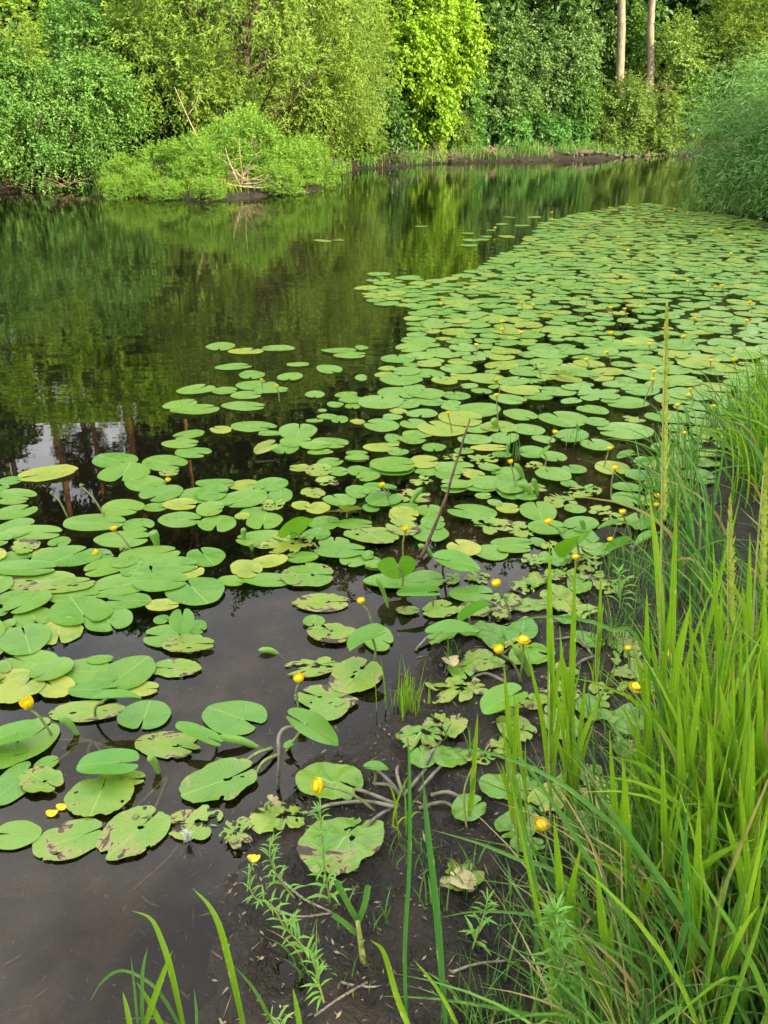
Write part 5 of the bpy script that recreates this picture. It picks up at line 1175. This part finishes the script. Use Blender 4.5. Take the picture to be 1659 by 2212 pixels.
for k, (q, lab) in enumerate([([z7(790, 300), z7(700, 400), z7(570, 510)], 'dark twig lying under water below the white feather'), ([z7(610, 540), z7(640, 570), z7(685, 590)], 'short dark twig on the bed'), ([z7(1165, 605), z7(1290, 645), z7(1440, 630)], 'bare twig crossing the middle of the mud'), ([z7(1390, 855), z7(1480, 930), z7(1600, 950), z7(1680, 945)], 'forked bare twig low on the mud'),
      ([z7(1360, 1075), z7(1480, 990), z7(1585, 930)], 'bare twig joining the forked one'), ([z7(1180, 450), z7(1300, 560), z7(1430, 625)], 'thin twig under the leafy weeds'), ([z8(270, 895), z8(400, 850), z8(540, 835)], 'pale twig beside the near grass'), ([z7(0, 830), z7(50, 795), z7(90, 775)], 'twig on the bed at the left edge'), ([z7(145, 970), z7(170, 950), z7(195, 930)], 'tiny twig on the bed at lower left')]):
    lying(q, .0032, lab, twig_m, 'twig', 'twig', 'bare twigs on mud and bed', lift=.003)
# cut reed stump on the mud
b0 = ground(*z7(1570, 840)); e = empty('reed_stump', tuple(b0), 'cut reed stump with two clipped leaves on the mud', 'reed stump')
tp = pxY(*z7(1545, 660), b0[1]); V, F = tube(catmull([b0 - b0, (tp - b0) * .5, tp - b0], 8), np.linspace(.007, .005, 8), 8); mk('stem', V, F, stem_m, e)
for q in ([z7(1545, 660), z7(1500, 580), z7(1455, 490)], [z7(1548, 665), z7(1575, 590), z7(1590, 510)], [z7(1545, 720), z7(1490, 670), z7(1440, 635)]):
    C = catmull([pxY(*p, b0[1]) for p in q], 10) - b0; V, F, uv = ribbon(C, np.full(10, .013), (0, -1, .3), .3); mk('leaf', V, F, sedge_m, e, uv=uv * [1, .8])
# white feather
g = np.random.default_rng(5); b0 = ground(*z7(815, 325), off=.02); parts = []
for k in range(70):
    f = k / 70; d = unit(np.array([g.normal(0, .6), g.normal(0, .5), 1.2])); p0 = np.array([0, 0, .03 * f]); parts.append(tube(catmull([p0, p0 + d * .008 + g.normal(0, .003, 3), p0 + d * .018 + g.normal(0, .006, 3)], 4), [.0009, .0007, .0005, .0002], 4))
V, F = join(parts); o = mk('feather', V, F, plain_mat('white_down', (.75, .75, .73), (.85, .85, .84), 50, .8, .2, tr=.3)); o.location = tuple(b0 - [0, 0, .015]); tag(o, 'small white downy feather caught on a ragged pad', 'feather')
# fallen petals
for (a, b, lab) in [(FT(390, 832)[0], FT(390, 832)[1], 'yellow petal afloat left of the blackened pad'), (FT(465, 785)[0], FT(465, 785)[1], 'withered flower head afloat beside the petal'), (z7(1098, 395)[0], z7(1098, 395)[1], 'pale yellow petal fallen by the leafy weeds')]:
    c = ground(a, b); th = np.linspace(0, 2 * math.pi, 18, endpoint=False); V = np.vstack([[0, 0, 0], np.column_stack([.017 * np.cos(th), .012 * np.sin(th), .004 + .004 * np.cos(2 * th)])]); F = np.array([[0, 1 + k, 1 + (k + 1) % 18] for k in range(18)])
    o = mk('fallen_petal', V, F, pet_m); o.location = tuple(c + [0, 0, .004]); tag(o, lab, 'petal')
# debris: flecks of rotting leaf and straw on bed and mud
g = np.random.default_rng(8); n = 3200; parts = []
W = np.array(gp((-150, 1350), (-150, 2300), (1000, 2300), (1150, 1900), (1450, 1500), (1400, 1150), (900, 1350), (500, 1250)))
pts = []
while len(pts) < n:
    c = g.uniform(W.min(0), W.max(0))
    if inside(W, *c): pts.append(c)
pts = np.array(pts); z = height(pts[:, 0], pts[:, 1])
az = g.uniform(0, 6.28, n); L = g.uniform(.005, .021, n) * np.where(g.random(n) < .14, 2.8, 1); w_ = np.where(g.random(n) < .7, .0010, np.minimum(L * .22, .003))
a = np.stack([np.cos(az), np.sin(az), g.normal(0, .12, n)], -1); s = np.stack([-np.sin(az), np.cos(az), g.normal(0, .2, n)], -1)
c = np.column_stack([pts, z + .003])
V = np.stack([c - a * L[:, None] * .5, c + s * w_[:, None], c + a * L[:, None] * .5, c - s * w_[:, None]], 1).reshape(-1, 3)
o = mk('debris', V, np.arange(n * 4).reshape(-1, 4), leaf_mat('debris_flecks', (.04, .033, .022), (.30, .25, .16), 0, .8, big=(.10, .075, .045))); tag(o, 'flecks of straw and rotted leaf on bed and mud', 'debris', kind='stuff')

# ------------------------------------------------------------------ dead wood on the far bank
def branches(name, pos, n, lo, hi, r, lab, cat, seed, up=.4, spread=(1, .5), mat=twig_m, sag=.0, w=1.0):
    g = np.random.default_rng(seed); parts = []
    for k in range(n):
        p0 = np.array([g.normal(0, .25 * w) * spread[0], g.normal(0, .2 * w) * spread[1], g.uniform(0, .15)])
        d = unit(np.array([g.normal(0, 1) * spread[0], g.normal(0, .6) * spread[1], abs(g.normal(up, .35))])); L = g.uniform(lo, hi)
        q = p0 + d * L * .5 + g.normal(0, .09 * L, 3); e_ = p0 + d * L + g.normal(0, .12 * L, 3) - [0, 0, sag * L]
        rr = r * g.uniform(.5, 1.2); parts.append(tube(catmull([p0, q, e_], 8), np.linspace(rr, rr * .25, 8), 5))
        if g.random() < .7:
            f = q; parts.append(tube(catmull([f, f + unit(d + g.normal(0, .8, 3)) * L * .3], 4), np.linspace(rr * .5, rr * .15, 4), 4))
    V, F = join(parts); z = max(hgt(pos[0], pos[1]), 0); V[:, 2] = np.maximum(V[:, 2], .01)
    o = mk(name, V, F, mat); o.location = (pos[0], pos[1], z); tag(o, lab, cat)
pale_wood = bark_mat('bleached_wood', (.17, .125, .08), (.34, .27, .18), 10, 5)
branches('dead_branch', P(505, 424) + [0, .15], 22, .4, 1.1, .022, 'bleached dead branch lying at the edge of the spit', 'dead branch', 1, .05, (1.3, .4), pale_wood)
branches('driftwood', P(930, 354) + [0, .25], 30, .35, 1.0, .018, 'tangled pale driftwood heap on the bank below the bright maple', 'driftwood', 2, .22, (1.3, .5), pale_wood)
branches('exposed_root', P(1045, 350) + [0, .3], 8, .35, .7, .022, 'bleached roots bent down to the water below the dusky sallow', 'roots', 3, .5, (.8, .4), pale_wood, .5)
branches('brush_heap', P(1385, 336) + [0, .6], 100, 1.2, 3.4, .014, 'brown dead brush heaped around the two tall trunks', 'brush', 4, 1.0, (.75, .5), bark_mat('dead_brush', (.07, .052, .034), (.16, .12, .085), 20, 6), .25, 2.4)
branches('brush_heap', P(820, 362) + [0, .3], 22, .5, 1.4, .022, 'fallen brown branches right of the spit', 'brush', 5, .2, (1.2, .5), bark_dark)
branches('brush_heap', P(60, 412) + [0, .2], 40, .3, 1.0, .014, 'litter of dry twigs on the bank under the alder', 'brush', 6, .12, (1.6, .5), pale_wood, 0, 2.)
branches('brush_heap', P(590, 420) + [0, .2], 30, .3, .9, .014, 'dry twigs at the right end of the spit', 'brush', 7, .12, (1.6, .5), pale_wood)
b0 = P(420, 420) + [0, 1.2]; z = hgt(*b0); V, F = tube(catmull([(0, 0, 0), (-.03, 0, .6), (-.25, 0, 1.2), (-.5, .1, 1.8)], 14), np.linspace(.022, .010, 14), 7)
V2, F2 = tube(catmull([(-.25, 0, 1.2), (.0, .05, 1.5), (.1, .1, 1.9)], 8), np.linspace(.012, .005, 8), 6); V, F = join([(V, F), (V2, F2)])
o = mk('bare_stem', V, F, pale_wood); o.location = (b0[0], b0[1], z); tag(o, 'thin bare crooked stem in the shade of the big willow', 'stem')
b0 = P(1255, 345) + [0, .15]; V, F = tube(catmull([(-.45, 0, .1), (0, .05, .14), (.45, 0, .09)], 10), [.05, .09, .1, .1, .11, .1, .1, .09, .08, .04], 9)
o = mk('log', V, F, bark_dark); o.location = (b0[0], b0[1], max(hgt(*b0), 0)); tag(o, 'short dark log at the water line below the broad sallow', 'log')
g = np.random.default_rng(12)
for k in range(16):
    a = 1230 + k * 14 + g.uniform(-4, 4); b0 = P(a, 346 - (a - 1230) * .045) + [0, g.uniform(.05, .3)]; s = g.uniform(.06, .16)
    th = np.linspace(0, 2 * math.pi, 12, endpoint=False); ph = np.linspace(-1.4, 1.4, 7)
    V = np.stack([np.cos(ph)[:, None] * np.cos(th), np.cos(ph)[:, None] * np.sin(th), np.broadcast_to(np.sin(ph)[:, None] * .6, (7, 12))], -1).reshape(-1, 3)
    V = V * (1 + .35 * (g.random((84, 1)) - .5)) * s * np.array([g.uniform(.9, 1.7), 1, 1]); i = np.arange(6)[:, None] * 12 + np.arange(12); j = np.arange(6)[:, None] * 12 + (np.arange(12) + 1) % 12
    o = mk('bank_stone', V, np.stack([i, j, j + 12, i + 12], -1).reshape(-1, 4), bark_mat('stone', (.05, .042, .034), (.12, .10, .08), 8, 8) if k == 0 else bpy.data.materials['stone']); o.location = (b0[0], b0[1], max(hgt(*b0), 0) + s * .2)
    tag(o, '%s stone on the far bank, %s' % (['dull brown', 'grey brown'][k % 2], 'below the dead brush' if a > 1320 else 'right of the short log'), 'stone', 'stones at the foot of the far bank')

# ------------------------------------------------------------------ labels that single each pad and flower out
LM = [((60, 1520), 'big left edge flower'), ((246, 1140), 'leaning flower with the rolled leaf'), ((645, 1465), 'flower over the puddle'), ((780, 1297), 'flower leaning over the boat leaf'), ((875, 1143), 'flower near the stick foot'), ((686, 1697), 'big ragged flower'), ((960, 1050), 'leaning stick'),
      ((395, 1340), 'small upright heart leaf'), ((855, 1225), 'broad upright leaf'), ((878, 1500), 'rush tuft on the mud tip'), ((405, 1808), 'white feather'), ((1540, 440), 'front osier willow'), ((1438, 850), 'tallest shoot'), ((585, 830), 'twin flowers in open water'), ((1073, 853), 'orange rimmed flower'),
      ((1205, 805), 'curled brown leaf on the mat'), ((1345, 1180), 'bright boat leaf by sedges'), ((1105, 1400), 'two flowers over the mud'), ((740, 1140), 'blue green standing leaf'), ((460, 1560), 'big rounded pad'), ((1215, 1420), 'twin shoots'), ((700, 1850), 'upright weed'), ((1199, 933), 'flower by the small raised leaf'),
      ((860, 1745), 'fan of pale stalks'), ((985, 1335), 'cupped leaf over the mud'), ((1170, 1782), 'nearest mud flower'), ((90, 1025), 'raised yellowish pad'), ((480, 880), 'open water')]
LM[-1] = ((350, 900), 'mirrored tree trunks')
ORD = ['nearest', 'second', 'third', 'fourth', 'fifth', 'sixth', 'seventh', 'eighth', 'ninth', 'tenth', 'eleventh', 'twelfth', 'thirteenth', 'fourteenth', 'fifteenth', 'sixteenth', 'seventeenth', 'eighteenth', 'nineteenth', 'twentieth']
KN = dict(c='smooth green', y='yellowing', b='brown scarred', r='ragged eaten')
from collections import defaultdict
def label_all(items, noun):
    bins = defaultdict(list)
    for (o, x, y, desc) in items:
        k = min(range(len(LM)), key=lambda q: math.hypot(LM[q][0][0] - x, 1.4 * (LM[q][0][1] - y))); dx, dy_ = x - LM[k][0][0], 1.4 * (y - LM[k][0][1])
        dr = ('right of' if dx > 0 else 'left of') if abs(dx) > abs(dy_) else ('in front of' if dy_ > 0 else 'behind')
        if math.hypot(dx, dy_) < 14: dr = 'touching'
        bins[(desc, k, dr)].append((math.hypot(dx, dy_), o))
    for (desc, k, dr), L in bins.items():
        L.sort(key=lambda q: q[0])
        for i, (d, o) in enumerate(L):
            o['label'] = ('%s %s %s the %s' % (desc, noun, dr, LM[k][1])) if len(L) == 1 else ('%s %s, %s %s the %s' % (desc, noun, ORD[min(i, 19)], dr, LM[k][1]))
label_all([(o, x, y, KN[k] + ('' if w_ > 75 else ' small' if w_ < 45 else '')) for (o, x, y, k, w_) in LABELQ], 'lily pad')
label_all([(o, x, y, 'small yellow') for (o, x, y) in FLOWQ], 'flower')

# things that would share a label are told apart by their order from the left
same = defaultdict(list)
for o in SC.objects:
    if o.parent is None and o.get('category'): same[o['label']].append(o)
for lab, L in same.items():
    if len(L) > 1 and 'behind the viewer' not in lab:
        L.sort(key=lambda o: proj(o.location)[0])
        for i_, o in enumerate(L): o['label'] = lab + (', leftmost of its kind' if i_ == 0 else ', %s from the left' % ORD[min(i_, 19)])
